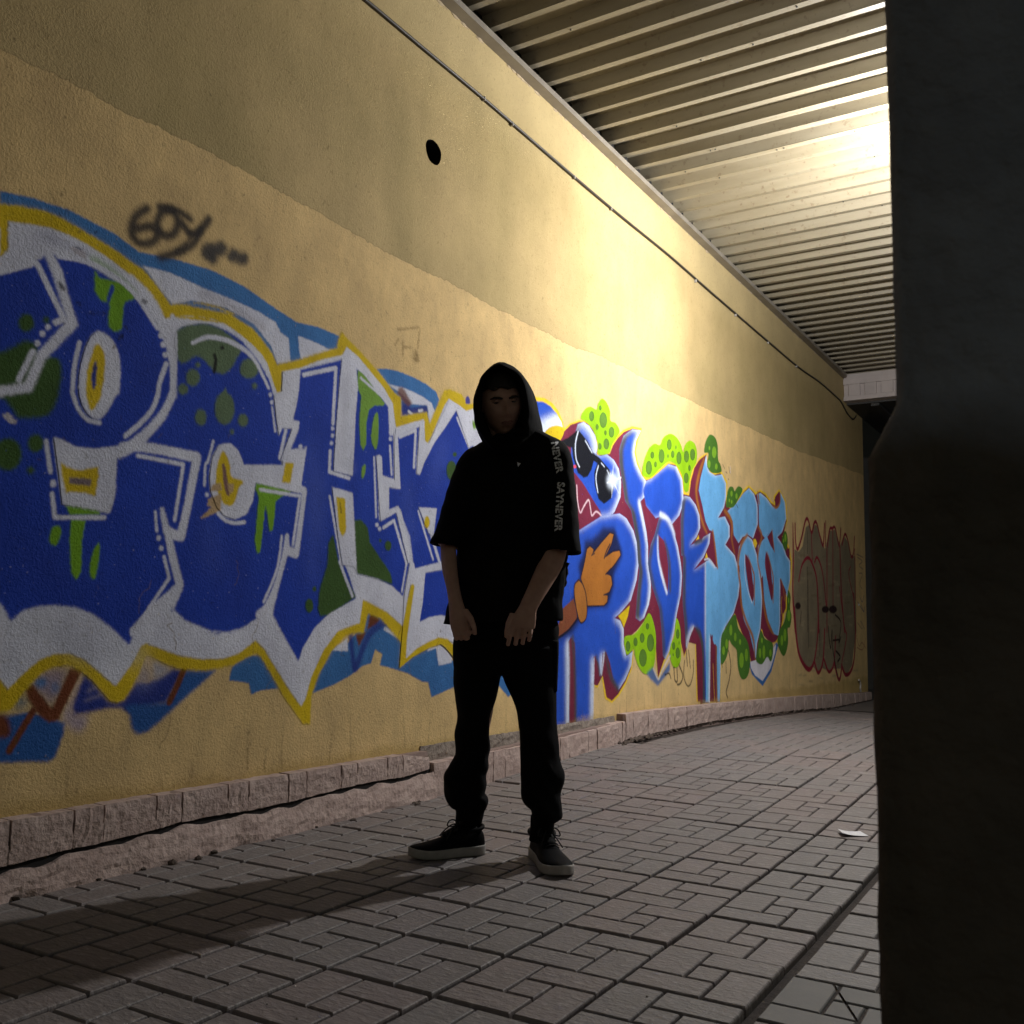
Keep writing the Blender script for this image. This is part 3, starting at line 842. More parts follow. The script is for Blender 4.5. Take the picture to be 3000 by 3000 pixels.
    line(ORG, T('T10', '1300 1200 1340 1300 1310 1420 1298 1560') + T('T11', '1325 300 1360 600 1400 780 1465 920'), [8, 11, 11, 9, 9, 12, 13, 8], soft=3)
    poly(WINE, T('T10', '1388 1470 1425 1580 1448 1800') + T('T11', '1452 330 1455 480 1440 560 1405 400 1372 200 1380 70'), smooth=True, soft=1)
    line(ORG, T('T10', '1395 1465 1440 1640') + T('T11', '1458 350 1455 580'), [4, 7, 8, 6], soft=2)
    poly(WINE, T('T10', '1395 1310 1445 1238 1468 1460 1430 1400'), soft=1)
    line(ORG, T('T10', '1445 1240 1468 1460'), 6, soft=2)
    poly(WINE, T('T10', '1468 930 1518 842 1530 920 1495 1000'), soft=1)
    line(ORG, T('T10', '1450 985 1490 1010 1525 960 1528 870'), 7, soft=2)
    poly(WINE, T('T10', '1520 1310 1590 1180 1560 1300'), soft=1)
    poly(WINE, T('T10', '1600 1440 1625 1420 1628 1500 1610 1530'), soft=1)
    poly(WINE, T('T11', '1062 690 1105 640 1150 760 1210 880 1262 1100 1240 1240 1200 1040 1130 880'), soft=1)
    poly(WINE, T('T11', '1338 840 1372 770 1420 880 1480 925 1512 920 1480 985 1432 1000 1360 920'), soft=1)
    poly(WINE, T('T11', '1525 330 1552 400 1590 470 1580 660 1560 700 1540 600'), soft=1)
    line(ORG, T('T11', '1535 340 1560 420 1575 560'), 5, soft=2)
    line(YL2, T('T11', '1548 520 1540 620 1562 770 1575 680 1590 640'), 2.5)
    poly(YL2, T('T10', '1255 1335 1275 1330 1293 1375 1275 1430 1248 1380'), name='yellow_mark')
    # thin runs at the foot of the light blue letter
    line(WINE, T('T11', '828 930 826 1100 822 1350'), [10, 11, 6], soft=1)
    line((.26, .10, .045), T('T11', '872 1040 872 1300 878 1610'), 10, soft=1)
    line(LBL, T('T11', '905 1100 905 1600'), 6, soft=2)
    line(YL2, T('T11', '838 1210 845 1400 855 1600'), 2.5)
    line(HW, T('T11', '808 960 805 1300 800 1610'), 5, soft=2)
    line(DGREY, T('T11', '700 870 722 980'), 10, soft=4)
    # sunglasses
    BKG = (.005, .006, .011)
    poly(BKG, T('T8', '290 690 400 640 498 560 530 590 600 680 655 795 720 845 750 880 830 975 872 1150 842 1265 770 1322 712 1272 672 1130 668 1000 700 905 662 880 640 970 600 1040 560 1052 500 1002 452 850 440 745 360 720'), soft=1, name='painted_sunglasses')
    for q, w in (('502 575 475 700 480 850 515 940', 5), ('575 670 645 795', 3.5), ('710 930 685 1050 705 1205', 4.5), ('740 900 772 940', 3), ('800 975 830 1040', 3)):
        line(HW, T('T8', q), w)
    dot((.75, .85, 1.0), T('T8', '855 1085')[0], 17, 22, soft=6, alpha=.75)
    line((.85, .92, 1.0), T('T8', '800 1106 945 1050'), 3.2)
    line((.85, .92, 1.0), T('T8', '866 920 855 1085 848 1260'), [1, 3, 1])
    line((.85, .92, 1.0), T('T8', '830 1000 870 1100 925 1222'), [1.5, 3, 1])
    dot((.75, .08, .12), T('T8', '468 938')[0], 4.5, 5)
    # pointing hand
    NV = (.010, .010, .028)
    hand = T('T9', '532 330 570 170 595 30 625 5 660 35 645 92 740 -30 830 -132 868 -122 842 -20 772 122 860 62 928 48 938 90 880 180 788 287 840 310 852 390 822 470 768 500 806 510 800 572 770 606 600 612 580 480')
    for sgn in (1,):
        poly(NV, T('T9', '520 330 500 200 560 60 570 -60 640 -70 700 -120 760 -200 880 -190 900 -120 950 30 960 100 870 290 875 400 830 560 800 630 600 640 440 900 290 980 270 880 420 600'), soft=6, alpha=.9)
    poly((.20, .062, .03), T('T9', '280 880 345 640 455 540 480 640 492 745 400 862 290 945'), soft=1, name='painted_arm')
    line(NV, T('T9', '500 740 400 868 290 950'), 7)
    line(NV, hand + hand[:1], 8, smooth=False)
    poly(ORG, hand, soft=.8, name='painted_hand')
    poly((.36, .14, .03), T('T9', '510 345 552 400 582 500 594 640 585 740 540 792 508 750 475 600 460 470 470 390'), smooth=True, soft=.8, name='painted_cuff')
    cuff = T('T9', '510 345 552 400 582 500 594 640 585 740 540 792 508 750 475 600 460 470 470 390 510 345')
    line(NV, cuff, 4.5)
    line(NV, T('T9', '640 95 670 75'), 4)
    line(NV, T('T9', '770 125 790 60 830 -20'), 5)
    line(NV, T('T9', '785 290 840 230'), 4)
    line(NV, T('T9', '765 503 805 490'), 4)
    # green spotted bubbles
    Gb = dict(smooth=True, soft=.9, name='green_bush')
    poly(LIME, T('T8', '530 440 570 350 630 320 690 350 710 285 752 238 800 285 832 370 835 462 890 490 930 570 900 640 850 720 820 800 712 812 702 690 660 570 600 490'), **Gb)
    spots('T8', LSPOT, ((640, 420, 22, 48), (730, 335, 10, 20), (760, 460, 35, 75), (697, 530, 12, 25), (845, 585, 25, 50), (783, 590, 9, 20), (792, 705, 25, 50), (725, 730, 14, 28)), (.03, .09, .01))
    poly(LIME, T('T8', '1160 1010 1180 880 1230 755 1290 702 1345 715 1380 640 1450 600 1512 632 1560 710 1585 790 1602 718 1650 670 1702 702 1726 790 1718 900 1680 970 1650 1080 1635 1190 1595 1180 1572 1030 1512 925 1440 888 1360 945 1260 1045 1192 1045'), **Gb)
    spots('T8', LSPOT, ((1230, 950, 28, 65), (1265, 820, 15, 30), (1298, 915, 10, 25), (1360, 830, 26, 65), (1427, 830, 8, 22), (1440, 712, 20, 50), (1475, 812, 13, 32), (1508, 740, 7, 20), (1540, 850, 22, 60), (1617, 835, 22, 55), (1680, 815, 22, 55), (1648, 953, 9, 25), (1615, 1055, 20, 50)), (.03, .09, .01))
    poly(FOREST, T('T10', '748 440 760 340 790 272 820 258 860 290 885 370 890 510 915 570 922 640 850 655 802 630 775 570 792 452'), **Gb)
    spots('T10', FSPOT, ((848, 440, 22, 60), (800, 397, 8, 22), (795, 560, 16, 40), (870, 586, 14, 32)))
    poly(FOREST, T('T10', '970 990 985 860 1010 795 1045 800 1060 840 1090 795 1120 795 1140 830 1100 920 1050 1000 1000 1008'), **Gb)
    spots('T10', FSPOT, ((1027, 865, 12, 30), (1078, 890, 12, 30), (1005, 935, 8, 18), (1028, 950, 8, 20)))
    line((.02, .05, .02), T('T10', '1050 930 1095 1010'), 2)
    poly(FOREST, T('T10', '1545 1350 1575 1250 1600 1290 1605 1380 1580 1452'), **Gb)
    spots('T10', FSPOT, ((1582, 1320, 11, 40), (1563, 1350, 7, 22)))
    poly(LIME, T('T9', '982 935 1080 905 1170 795 1230 690 1270 760 1300 900 1302 1050 1285 1220 1240 1305 1180 1312 1120 1230 1085 1120 1075 1062 1010 1118 985 1060'), **Gb)
    spots('T9', LSPOT, ((1015, 1030, 20, 48), (1092, 985, 17, 40), (1160, 945, 20, 45), (1215, 825, 13, 28), (1246, 995, 33, 85), (1168, 1150, 35, 85)), (.03, .09, .01))
    poly(LIME, T('T9', '1512 745 1550 830 1560 1000 1560 1160 1530 1240 1480 1240 1445 1120 1460 1000 1492 930'), **Gb)
    spots('T9', LSPOT, ((1527, 905, 14, 45), (1485, 1028, 12, 34), (1527, 1100, 18, 52), (1480, 1118, 7, 17), (1540, 995, 6, 18)), (.03, .09, .01))
    # white pod with a blue edge
    poly((.03, .13, .40), T('T11', '1205 1200 1240 1320 1350 1440 1440 1290 1510 1020 1490 990 1400 1150 1290 1180'), soft=1.5)
    poly((.68, .66, .74), T('T11', '1222 1190 1290 1170 1400 1120 1488 1010 1478 1100 1430 1260 1350 1388 1272 1330 1230 1255'), soft=1)
    poly(FOREST, T('T11', '1062 702 1100 850 1190 980 1218 1150 1210 1280 1180 1358 1130 1362 1095 1250 1085 1100 1075 1060 1030 1010 1002 965 995 1060 970 1160 918 1210 920 950 960 850'), **Gb)
    spots('T11', FSPOT, ((1020, 865, 15, 55), (1065, 935, 13, 45), (977, 1005, 14, 50), (945, 1075, 14, 45), (1115, 985, 11, 30), (1130, 1175, 22, 80), (1180, 1120, 16, 65)))
    poly(FOREST, T('T11', '1330 870 1370 950 1450 1002 1450 1130 1430 1188 1395 1140 1340 1215 1280 1172 1300 1020'), **Gb)
    spots('T11', FSPOT, ((1340, 970, 9, 28), (1320, 1100, 13, 50), (1360, 1090, 14, 70), (1427, 1100, 12, 38)))
    poly(FOREST, T('T11', '1612 450 1635 520 1630 640 1645 720 1630 830 1605 850 1610 980 1590 1090 1560 1130 1520 1060 1500 965 1530 850 1570 780 1595 660 1600 520'), **Gb)
    spots('T11', FSPOT, ((1618, 715, 16, 60), (1545, 970, 13, 55), (1577, 915, 15, 65), (1615, 560, 6, 30)))
    poly((.03, .12, .36), T('T9', '1205 1310 1270 1250 1330 1378 1450 1190 1450 1280 1380 1370 1325 1440 1250 1370'), soft=3, alpha=.9)
    line((.70, .68, .75), T('T9', '1280 1260 1330 1370 1360 1300 1450 1130'), 4, soft=2)
    # black tag and smiling face
    KB = dict(soft=1.3, alpha=.9, grain=1.5)
    K1 = (.028, .016, .010)
    for q, w in (('1400 1325 1440 1310 1460 1360', 5), ('1490 1245 1500 1375 1525 1390 1522 1260', 6), ('1540 1215 1582 1330 1560 1410 1525 1425', 6), ('1600 1180 1592 1330 1620 1425 1655 1430 1688 1320 1690 1175', 5), ('1618 1075 1630 1235', 5), ('1642 1075 1660 1250', 4.5)):
        line(K1, T('T9', q), w, **KB)
    for q, w in (('1000 1075 1022 1230 1005 1380 975 1500 990 1560', 6), ('930 1205 935 1250', 3), ('972 1190 975 1310', 4)):
        line(K1, T('T11', q), w, **KB)
    for q in ('940 565 960 610', '1000 590 1015 660', '970 640 985 655', '995 712 1003 720'):
        line((.10, .06, .04), T('T10', q), 3, soft=1, alpha=.8)
    line((.62, .55, .52), T('T10', '1020 590 1018 650'), 5, soft=2, alpha=.8, grain=3)
    SHEETS.append(('END', 0, None))


def mural_three():
    SHEETS.append(('MURAL', 2, None))
    OL, WN, BKS = (.22, .185, .125), (.27, .022, .042), (.028, .014, .016)
    poly(OL, T('T12', '545 900 600 930 650 860 690 620 730 590 762 700 800 590 830 600 870 720 930 900 985 670 1060 650 1120 850 1170 730 1215 800 1255 960 1312 1000 1325 1932') + T('T13', '1232 800 1190 1200 1120 1330 1040 1250 930 1250 860 1290 770 1240 710 1310 640 1230 570 1262 480 1180 400 900 360 400'), soft=1.5, alpha=.95, name='MURAL_OUTLINE')
    rg = np.random.default_rng(5)
    for k in range(70):
        x, y = rg.uniform(590, 1280), rg.uniform(900, 2600)
        a = (2200 + x * .23292, 1400 + y * .23292)
        c = [(.33, .27, .16), (.15, .11, .06), (.36, .30, .19)][k % 3]
        line(c, [a, (a[0] + rg.uniform(6, 18), a[1] + rg.uniform(-4, 4))], rg.uniform(3, 7), soft=2.5, alpha=.5)
    S = dict(soft=1.3, grain=1.2)
    for t, q, w in (('T12', '528 575 532 1000 528 1500 560 1932', [5, 9, 9, 10]), ('T13', '372 400 400 800 450 1080 570 1262 650 1150 700 800 708 500', [10, 10, 10, 10, 8, 7, 7]),
                    ('T12', '555 580 562 800 588 895 640 740 685 540 720 530 762 690 795 570 825 565 865 720 908 850 925 580', 7), ('T12', '942 545 935 850', 5),
                    ('T12', '960 860 990 650 1020 635', 6), ('T12', '1020 640 1060 630 1108 850 1130 640', 6), ('T12', '1145 840 1180 710 1215 770 1262 990 1290 940 1302 745', 6),
                    ('T12', '600 1300 640 1100 712 1005 772 1085 830 1320 852 1932', [5, 6, 7, 7, 8, 8]), ('T12', '800 1060 830 1000 880 1110 915 1300 945 1600', 6),
                    ('T12', '760 690 770 1060', 5), ('T12', '1028 660 1032 1620', 5), ('T12', '955 900 955 1932', 6), ('T12', '1118 880 1135 1400 1175 1932', 7), ('T12', '1305 900 1312 1520', 5),
                    ('T12', '1250 1120 1230 1220 1290 1500', 4), ('T13', '655 1150 710 1310 775 1150 800 700', 8), ('T13', '790 1120 860 1295 930 1180 955 800', 7),
                    ('T13', '940 1180 985 1370 1020 1390 1045 1200', 8), ('T13', '1040 1200 1095 1335 1170 1290 1220 1100 1235 700 1210 200', 8), ('T13', '1010 100 1080 650 1110 800 1045 1150', 5)):
        line(WN, T(t, q), np.asarray(w) * 1.45 if not np.isscalar(w) else w * 1.45, **S)
    for t, q, w in (('T12', '707 680 709 950', 3), ('T12', '707 1120 712 1932', 3), ('T13', '565 0 575 950', 3), ('T13', '850 650 862 800 885 960 905 700 915 980 985 1340', 5), ('T13', '950 490 1030 600 1000 880 1030 800', 5),
                    ('T13', '920 850 1010 840', 5), ('T13', '960 1000 1020 1080 985 1150', 6), ('T13', '730 700 732 1080', 3), ('T13', '450 650 470 440', 3)):
        line(BKS, T(t, q), w * 1.2, **S)
    for x, y, a, b in ((935, 1655, 45, 45), (1030, 1655, 50, 50), (590, 1610, 35, 45)):
        dot(BKS, T('T12', '%g %g' % (x, y))[0], a * .233, b * .233, soft=2)
    for q, w in (('1340 1000 1400 1050 1360 1100 1410 1150', 2.5), ('1360 1200 1400 1210 1370 1330 1400 1400', 2.5), ('1340 1820 1400 1900 1380 1800 1430 1900', 2.5), ('1330 960 1410 1000', 2.5)):
        line((.11, .075, .10), T('T12', q), w, soft=1.2, alpha=.8)
    for q in ('1370 1500 1400 1560 1420 1480', '1390 1600 1420 1680 1430 1620', '1340 1560 1420 1690'):
        line((.07, .07, .16), T('T12', q), 3, soft=1.2, alpha=.8)
    for q in ('1250 780 1290 930 1330 880 1380 960', '1260 950 1340 980 1380 820'):
        line(WN, T('T13', q), 2.5, soft=1, alpha=.8)
    dot((.7, .72, .75), T('T12', '1358 1595')[0], 2.5, 3)
    SHEETS.append(('END', 0, None))


lower_coat()
mural_one()
mural_two()
mural_three()
# grease and rain marks near the foot of the wall
for _k in range(60):
    yy = RNG.uniform(1.2, 12.5)
    zz = .235 + RNG.uniform(0, .03)
    c = wall2c(np.array([[yy, zz], [yy + RNG.normal(0, .01), zz + RNG.uniform(.03, .2)]]))
    x0, y0, w, h = bbox(c, 12)
    if w > 2 and h > 2:
        comp(stroke_mask(c, np.array([3., 1.]), x0, y0, w, h), x0, y0, (.16, .11, .045), RNG.uniform(.25, .6), 1.2, 2.0)
m_ = np.zeros((110, CW), np.float32)
zz_ = np.arange(110)[:, None]
hh_ = np.interp(np.arange(CW), np.arange(0, CW + 50, 50), RNG.uniform(84, 98, len(np.arange(0, CW + 50, 50))))
m_ = np.clip((hh_[None] - zz_) / 14, 0, 1).astype(np.float32)
comp(m_, 0, 0, (.40, .28, .09), .55, 1.0, 2.0)

# specks, knocks and hairline scratches over plaster and paint
for _k in range(240):
    yy, zz = RNG.uniform(1.3, 12.8), RNG.uniform(.28, 3.25)
    c = wall2c(np.array([[yy, zz], [yy + RNG.normal(0, .008), zz + RNG.normal(0, .012)]]))
    x0, y0, w, h = bbox(c, 10)
    if w > 2 and h > 2:
        r = RNG.uniform(.8, 3.2)
        comp(stroke_mask(c, np.array([r, r * .6]), x0, y0, w, h), x0, y0, (.10, .07, .035), RNG.uniform(.25, .8), .7, 1.0)
for _k in range(26):
    yy, zz = RNG.uniform(1.4, 6.5), RNG.uniform(.3, 1.0)
    n_ = 7
    q_ = np.stack([yy + np.cumsum(RNG.normal(0, .010, n_)), zz + np.cumsum(RNG.uniform(.006, .03, n_))], 1)
    c = wall2c(q_)
    x0, y0, w, h = bbox(c, 10)
    if w > 2 and h > 2:
        comp(stroke_mask(c, np.full(n_, 1.1), x0, y0, w, h), x0, y0, (.17, .115, .045), RNG.uniform(.35, .8), .5, 1.0)

IMG = bpy.data.images.new('wall_spray_paint', CW, CH, alpha=True, float_buffer=True)
IMG.alpha_mode = 'CHANNEL_PACKED'
IMG.pixels.foreach_set(CAN.reshape(-1))
IMG.update()
IMG.pack()

# ------------------------------------------------------------------ materials of the place
def mat_wall():
    m, nt, b = new_mat('painted_plaster')
    pos = geo_pos(nt)
    sx = N(nt, 'ShaderNodeSeparateXYZ')
    nt.links.new(pos, sx.inputs[0])
    uy = N(nt, 'ShaderNodeMapRange', clamp=False)
    nt.links.new(sx.outputs['Y'], uy.inputs['Value'])
    uy.inputs['From Min'].default_value, uy.inputs['From Max'].default_value = CY0, CY1
    uz = N(nt, 'ShaderNodeMapRange', clamp=False)
    nt.links.new(sx.outputs['Z'], uz.inputs['Value'])
    uz.inputs['From Min'].default_value, uz.inputs['From Max'].default_value = CZ0, CZ1
    cb = N(nt, 'ShaderNodeCombineXYZ')
    nt.links.new(uy.outputs[0], cb.inputs[0])
    nt.links.new(uz.outputs[0], cb.inputs[1])
    im = N(nt, 'ShaderNodeTexImage')
    im.image = IMG
    im.extension = 'CLIP'
    im.interpolation = 'Linear'
    nt.links.new(cb.outputs[0], im.inputs['Vector'])
    # older, dirtier coat above: ochre with grey-green grime in vertical veils
    veil = noise(nt, 1.0, 6.0, 0.65, vmul(nt, pos, (1.6, 1.6, 0.35)))
    cloud = noise(nt, 1.3, 5.0, 0.6, pos)
    g1 = mixc(nt, ramp(nt, cloud, 0, 1, .35, .65), (.49, .37, .18), (.40, .31, .145))
    g2 = mixc(nt, ramp(nt, veil, 0, .6, .45, .8), g1, (.30, .24, .105))
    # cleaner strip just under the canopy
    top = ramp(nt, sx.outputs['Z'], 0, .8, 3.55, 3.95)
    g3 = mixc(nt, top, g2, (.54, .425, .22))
    cov = noise(nt, 7.0, 6.0, 0.65, vmul(nt, pos, (1.0, 1.0, .6)))
    pc_ = mixc(nt, 1.0, im.outputs['Color'], mixc(nt, ramp(nt, cov, 0, 1, .3, .7), (.84, .84, .86), (1.12, 1.12, 1.10)), 'MULTIPLY')
    c = mixc(nt, im.outputs['Alpha'], g3, pc_)
    fine = noise(nt, 55.0, 5.0, 0.7, pos)
    mott = noise(nt, 3.0, 5.0, 0.6, pos)
    c = mixc(nt, 1.0, c, mixc(nt, ramp(nt, mott, 0, 1, .3, .7), (1.0, 1.0, 1.0), (.86, .86, .87)), 'MULTIPLY')
    c = mixc(nt, ramp(nt, fine, 0, .55, .56, .72), c, mixc(nt, 1.0, c, (.45, .43, .40), 'MULTIPLY'))
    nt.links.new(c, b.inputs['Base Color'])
    b.inputs['Roughness'].default_value = .78
    b.inputs['Specular IOR Level'].default_value = .10
    v = N(nt, 'ShaderNodeTexVoronoi')
    v.inputs['Scale'].default_value = 75.0
    wob = N(nt, 'ShaderNodeVectorMath')
    nz = N(nt, 'ShaderNodeTexNoise')
    nz.inputs['Scale'].default_value = 60.0
    nt.links.new(pos, nz.inputs['Vector'])
    sc_ = N(nt, 'ShaderNodeVectorMath')
    sc_.operation = 'SCALE'
    sc_.inputs['Scale'].default_value = .02
    nt.links.new(nz.outputs['Color'], sc_.inputs[0])
    nt.links.new(pos, wob.inputs[0])
    nt.links.new(sc_.outputs[0], wob.inputs[1])
    nt.links.new(wob.outputs[0], v.inputs['Vector'])
    nb = bump(nt, noise(nt, 125.0, 3.0, 0.65, wob.outputs[0]), .50, .0055)
    nb = bump(nt, v.outputs['Distance'], .22, .004, nb)
    nb = bump(nt, noise(nt, 2.2, 3.0, 0.5, pos), .35, .03, nb)
    nt.links.new(nb, b.inputs['Normal'])
    return m


M_WALL = mat_wall()
M_PLINTH = mat_simple('pink_plinth_paint', (.48, .37, .335), (.33, .24, .215), .85, 11.0, .8, 38.0, .011)
M_JOINT = mat_simple('dark_joint', (.03, .018, .014), (.02, .012, .01), .95, 20.0)
M_SOIL = mat_simple('dark_soil', (.05, .036, .030), (.028, .02, .017), .95, 30.0, .6, 60.0, .01)
M_STEEL = mat_simple('galvanised_trim', (.30, .27, .22), (.22, .195, .165), .55, 6.0, .1, 30.0, .002, metal=.3)
M_CABLE = mat_simple('black_cable', (.035, .028, .022), None, .5)
M_CLIP = mat_simple('grey_clip', (.35, .33, .30), None, .5)
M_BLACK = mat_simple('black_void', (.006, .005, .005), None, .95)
M_BEAM = mat_simple('off_white_beam', (.55, .49, .47), (.44, .39, .38), .7, 5.0)
M_DARK = mat_simple('dark_metal', (.035, .035, .033), (.025, .025, .024), .6)
M_NAVY = mat_simple('navy_board', (.012, .030, .095), None, .6)
M_PAPER = mat_simple('white_paper', (.74, .74, .78), None, .7)
M_BACK = mat_simple('far_dark_render', (.05, .045, .042), (.03, .028, .026), .9, 2.0, .3, 30.0, .01)


def mat_roof():
    m, nt, b = new_mat('cream_steel_sheet')
    pos = geo_pos(nt)
    st = noise(nt, 3.0, 5.0, .6, vmul(nt, pos, (.5, 4.0, 4.0)))
    c = mixc(nt, ramp(nt, st, 0, 1, .35, .7), (.26, .23, .165), (.20, .17, .112))
    c = mixc(nt, ramp(nt, noise(nt, 26.0, 3.0, .6, pos), 0, .6, .60, .70), c, (.13, .085, .045))
    oi = N(nt, 'ShaderNodeObjectInfo')
    c = mixc(nt, 1.0, c, mixc(nt, oi.outputs['Random'], (.82, .83, .86), (1.12, 1.10, 1.06)), 'MULTIPLY')
    nt.links.new(c, b.inputs['Base Color'])
    nt.links.new(ramp(nt, st, .34, .50, .3, .7), b.inputs['Roughness'])
    b.inputs['Metallic'].default_value = .0
    b.inputs['Specular IOR Level'].default_value = .9
    nt.links.new(bump(nt, noise(nt, 6.0, 3.0, .5, vmul(nt, pos, (.6, 3.0, 1.0))), .12, .01), b.inputs['Normal'])
    return m


M_ROOF = mat_roof()


def mat_slab():
    m, nt, b = new_mat('concrete_paver')
    tc = N(nt, 'ShaderNodeTexCoord')
    oi = N(nt, 'ShaderNodeObjectInfo')
    pos = geo_pos(nt)
    rnd = oi.outputs['Random']
    c = mixc(nt, ramp(nt, rnd, 0, 1, .25, .9), (.172, .155, .151), (.190, .155, .148))
    c = mixc(nt, ramp(nt, noise(nt, 7.0, 5.0, .6, pos), 0, .55, .35, .7), c, (.130, .114, .110))
    # pale rubbed ridges of the moulded grain
    gr = noise(nt, 1.0, 4.0, .65, vmul(nt, pos, (26.0, 60.0, 20.0)))
    c = mixc(nt, ramp(nt, gr, 0, .5, .56, .68), c, (.34, .32, .305))
    c = mixc(nt, ramp(nt, noise(nt, 140.0, 2.0, .6, pos), 0, .5, .62, .75), c, (.05, .042, .038))
    nt.links.new(c, b.inputs['Base Color'])
    b.inputs['Roughness'].default_value = .6
    b.inputs['Specular IOR Level'].default_value = .45
    nb = bump(nt, gr, .7, .008)
    nb = bump(nt, noise(nt, 120.0, 3.0, .6, pos), .35, .003, nb)
    nt.links.new(nb, b.inputs['Normal'])
    return m


M_SLAB = mat_slab()


def mat_pillar():
    m, nt, b = new_mat('rough_cast_pillar')
    pos = geo_pos(nt)
    sx = N(nt, 'ShaderNodeSeparateXYZ')
    nt.links.new(pos, sx.inputs[0])
    up = mixc(nt, ramp(nt, noise(nt, 8.0, 5.0, .6, pos), 0, 1, .3, .7), (.28, .285, .345), (.19, .195, .245))
    low = mixc(nt, ramp(nt, noise(nt, 9.0, 5.0, .6, pos), 0, 1, .3, .7), (.12, .092, .075), (.075, .06, .05))
    zz = N(nt, 'ShaderNodeMath')
    zz.operation = 'MULTIPLY_ADD'
    nt.links.new(noise(nt, 5.0, 4.0, .6, pos), zz.inputs[0])
    zz.inputs[1].default_value = .10
    nt.links.new(sx.outputs['Z'], zz.inputs[2])
    c = mixc(nt, ramp(nt, zz.outputs[0], 0, 1, 1.03, 1.10), low, up)
    nt.links.new(c, b.inputs['Base Color'])
    b.inputs['Roughness'].default_value = .9
    nb = bump(nt, noise(nt, 30.0, 3.0, .5, pos), .8, .014)
    nt.links.new(nb, b.inputs['Normal'])
    return m


M_PILLAR = mat_pillar()
M_PILLOW = mat_simple('dark_brown_dado', (.085, .062, .048), (.055, .042, .034), .85, 10.0, .7, 24.0, .015)

# ------------------------------------------------------------------ ground level along the passage
G_Y = [-6, 2.0, 3.2, 4.2, 5.2, 6.2, 7.4, 8.4, 10.0, 11.5, 14.0, 40.0]
G_Z = [0, -.005, 0, .012, .048, .088, .090, .075, .03, -.03, -.05, -.05]


def gz(y):
    return float(np.interp(y, G_Y, G_Z))


# ------------------------------------------------------------------ ground and paving
bm = bmesh.new()
bm_loft(bm, [[(-60, y, gz(y) - .05), (60, y, gz(y) - .05)] for y in (-40, 0, 1, 2, 3.2, 4.2, 5.2, 6.2, 7.4, 8.4, 10, 11.5, 14, 80)], cap=False, closed=False)
ground = from_bm('ground', bm, M_SOIL)
tag(ground, kind='structure')

pavement = empty('pavement', (0, 0, 0))
tag(pavement, kind='structure')
SL = .3085
SLY = .3105
GR = .0045


def slab_blocks():
    a, c_, d = .385, .645, .335
    e = .655
    # pinwheel of four blocks about a small middle one (x to the right, y away from the camera)
    R = [(0, 1 - e, a, 1), (a, 1 - d, 1, 1), (c_, 0, 1, 1 - d), (0, 0, c_, 1 - e), (a, 1 - e, c_, 1 - d)]
    return [(x0 * SL, y0 * SLY, x1 * SL, y1 * SLY) for x0, y0, x1, y1 in R]


def slab_bm(seed, crack=None):
    rg = random.Random(seed)
    bm = bmesh.new()
    for x0, y0, x1, y1 in slab_blocks():
        g0 = GR / 2
        dz = rg.uniform(-.0004, .0004)
        top = [(x0 + g0 + rg.uniform(0, .0015), y0 + g0 + rg.uniform(0, .0015)), (x1 - g0 - rg.uniform(0, .0015), y0 + g0 + rg.uniform(0, .0015)), (x1 - g0 - rg.uniform(0, .0015), y1 - g0 - rg.uniform(0, .0015)), (x0 + g0 + rg.uniform(0, .0015), y1 - g0 - rg.uniform(0, .0015))]
        # chamfered block: top, bevel, side
        ins = .0042
        rings = []
        cx, cy = (x0 + x1) / 2, (y0 + y1) / 2
        mids = []
        for i in range(4):
            p, q = top[i], top[(i + 1) % 4]
            mids += [p, ((p[0] + q[0]) / 2 + rg.uniform(-.001, .001), (p[1] + q[1]) / 2 + rg.uniform(-.001, .001))]
        for dx, z in ((0, -.032), (0, -.0065), (ins * .35, -.0022 + dz), (ins, dz)):
            rings.append([Vector((p[0] + (dx if p[0] < cx else -dx), p[1] + (dx if p[1] < cy else -dx), z)) for p in mids])
        vr = [[bm.verts.new(p) for p in r] for r in rings]
        for s, t in zip(vr, vr[1:]):
            for k in range(8):
                bm.faces.new((s[k], s[(k + 1) % 8], t[(k + 1) % 8], t[k]))
        bm.faces.new(vr[-1])
    # bed of the slab under the grooves
    r = bm_box(bm, (.003, .003, -.034), (SL - .003, SLY - .003, -.014))
    if crack:
        (ax, ay), (bx, by), w = crack
        n = Vector((-(by - ay), bx - ax, 0)).normalized()
        geo = bm.verts[:] + bm.edges[:] + bm.faces[:]
        dup = bmesh.ops.duplicate(bm, geom=geo)
        dg = [g for g in dup['geom']]
        for gset, sgn in ((geo, 1), (dg, -1)):
            gg = [g for g in gset if g.is_valid]
            o_ = Vector((ax, ay, 0)) + n * (w / 2 * sgn)
            res = bmesh.ops.bisect_plane(bm, geom=gg, plane_co=o_, plane_no=n * sgn, clear_inner=True)
            ed = [e for e in res['geom_cut'] if isinstance(e, bmesh.types.BMEdge)]
            if ed:
                bmesh.ops.holes_fill(bm, edges=ed, sides=0)
    return bm


slab_me = []
for k in range(4):
    b_ = slab_bm(k)
    bmesh.ops.recalc_face_normals(b_, faces=b_.faces[:])
    me = bpy.data.meshes.new('paving_slab')
    b_.to_mesh(me)
    b_.free()
    me.materials.append(M_SLAB)
    slab_me.append(me)

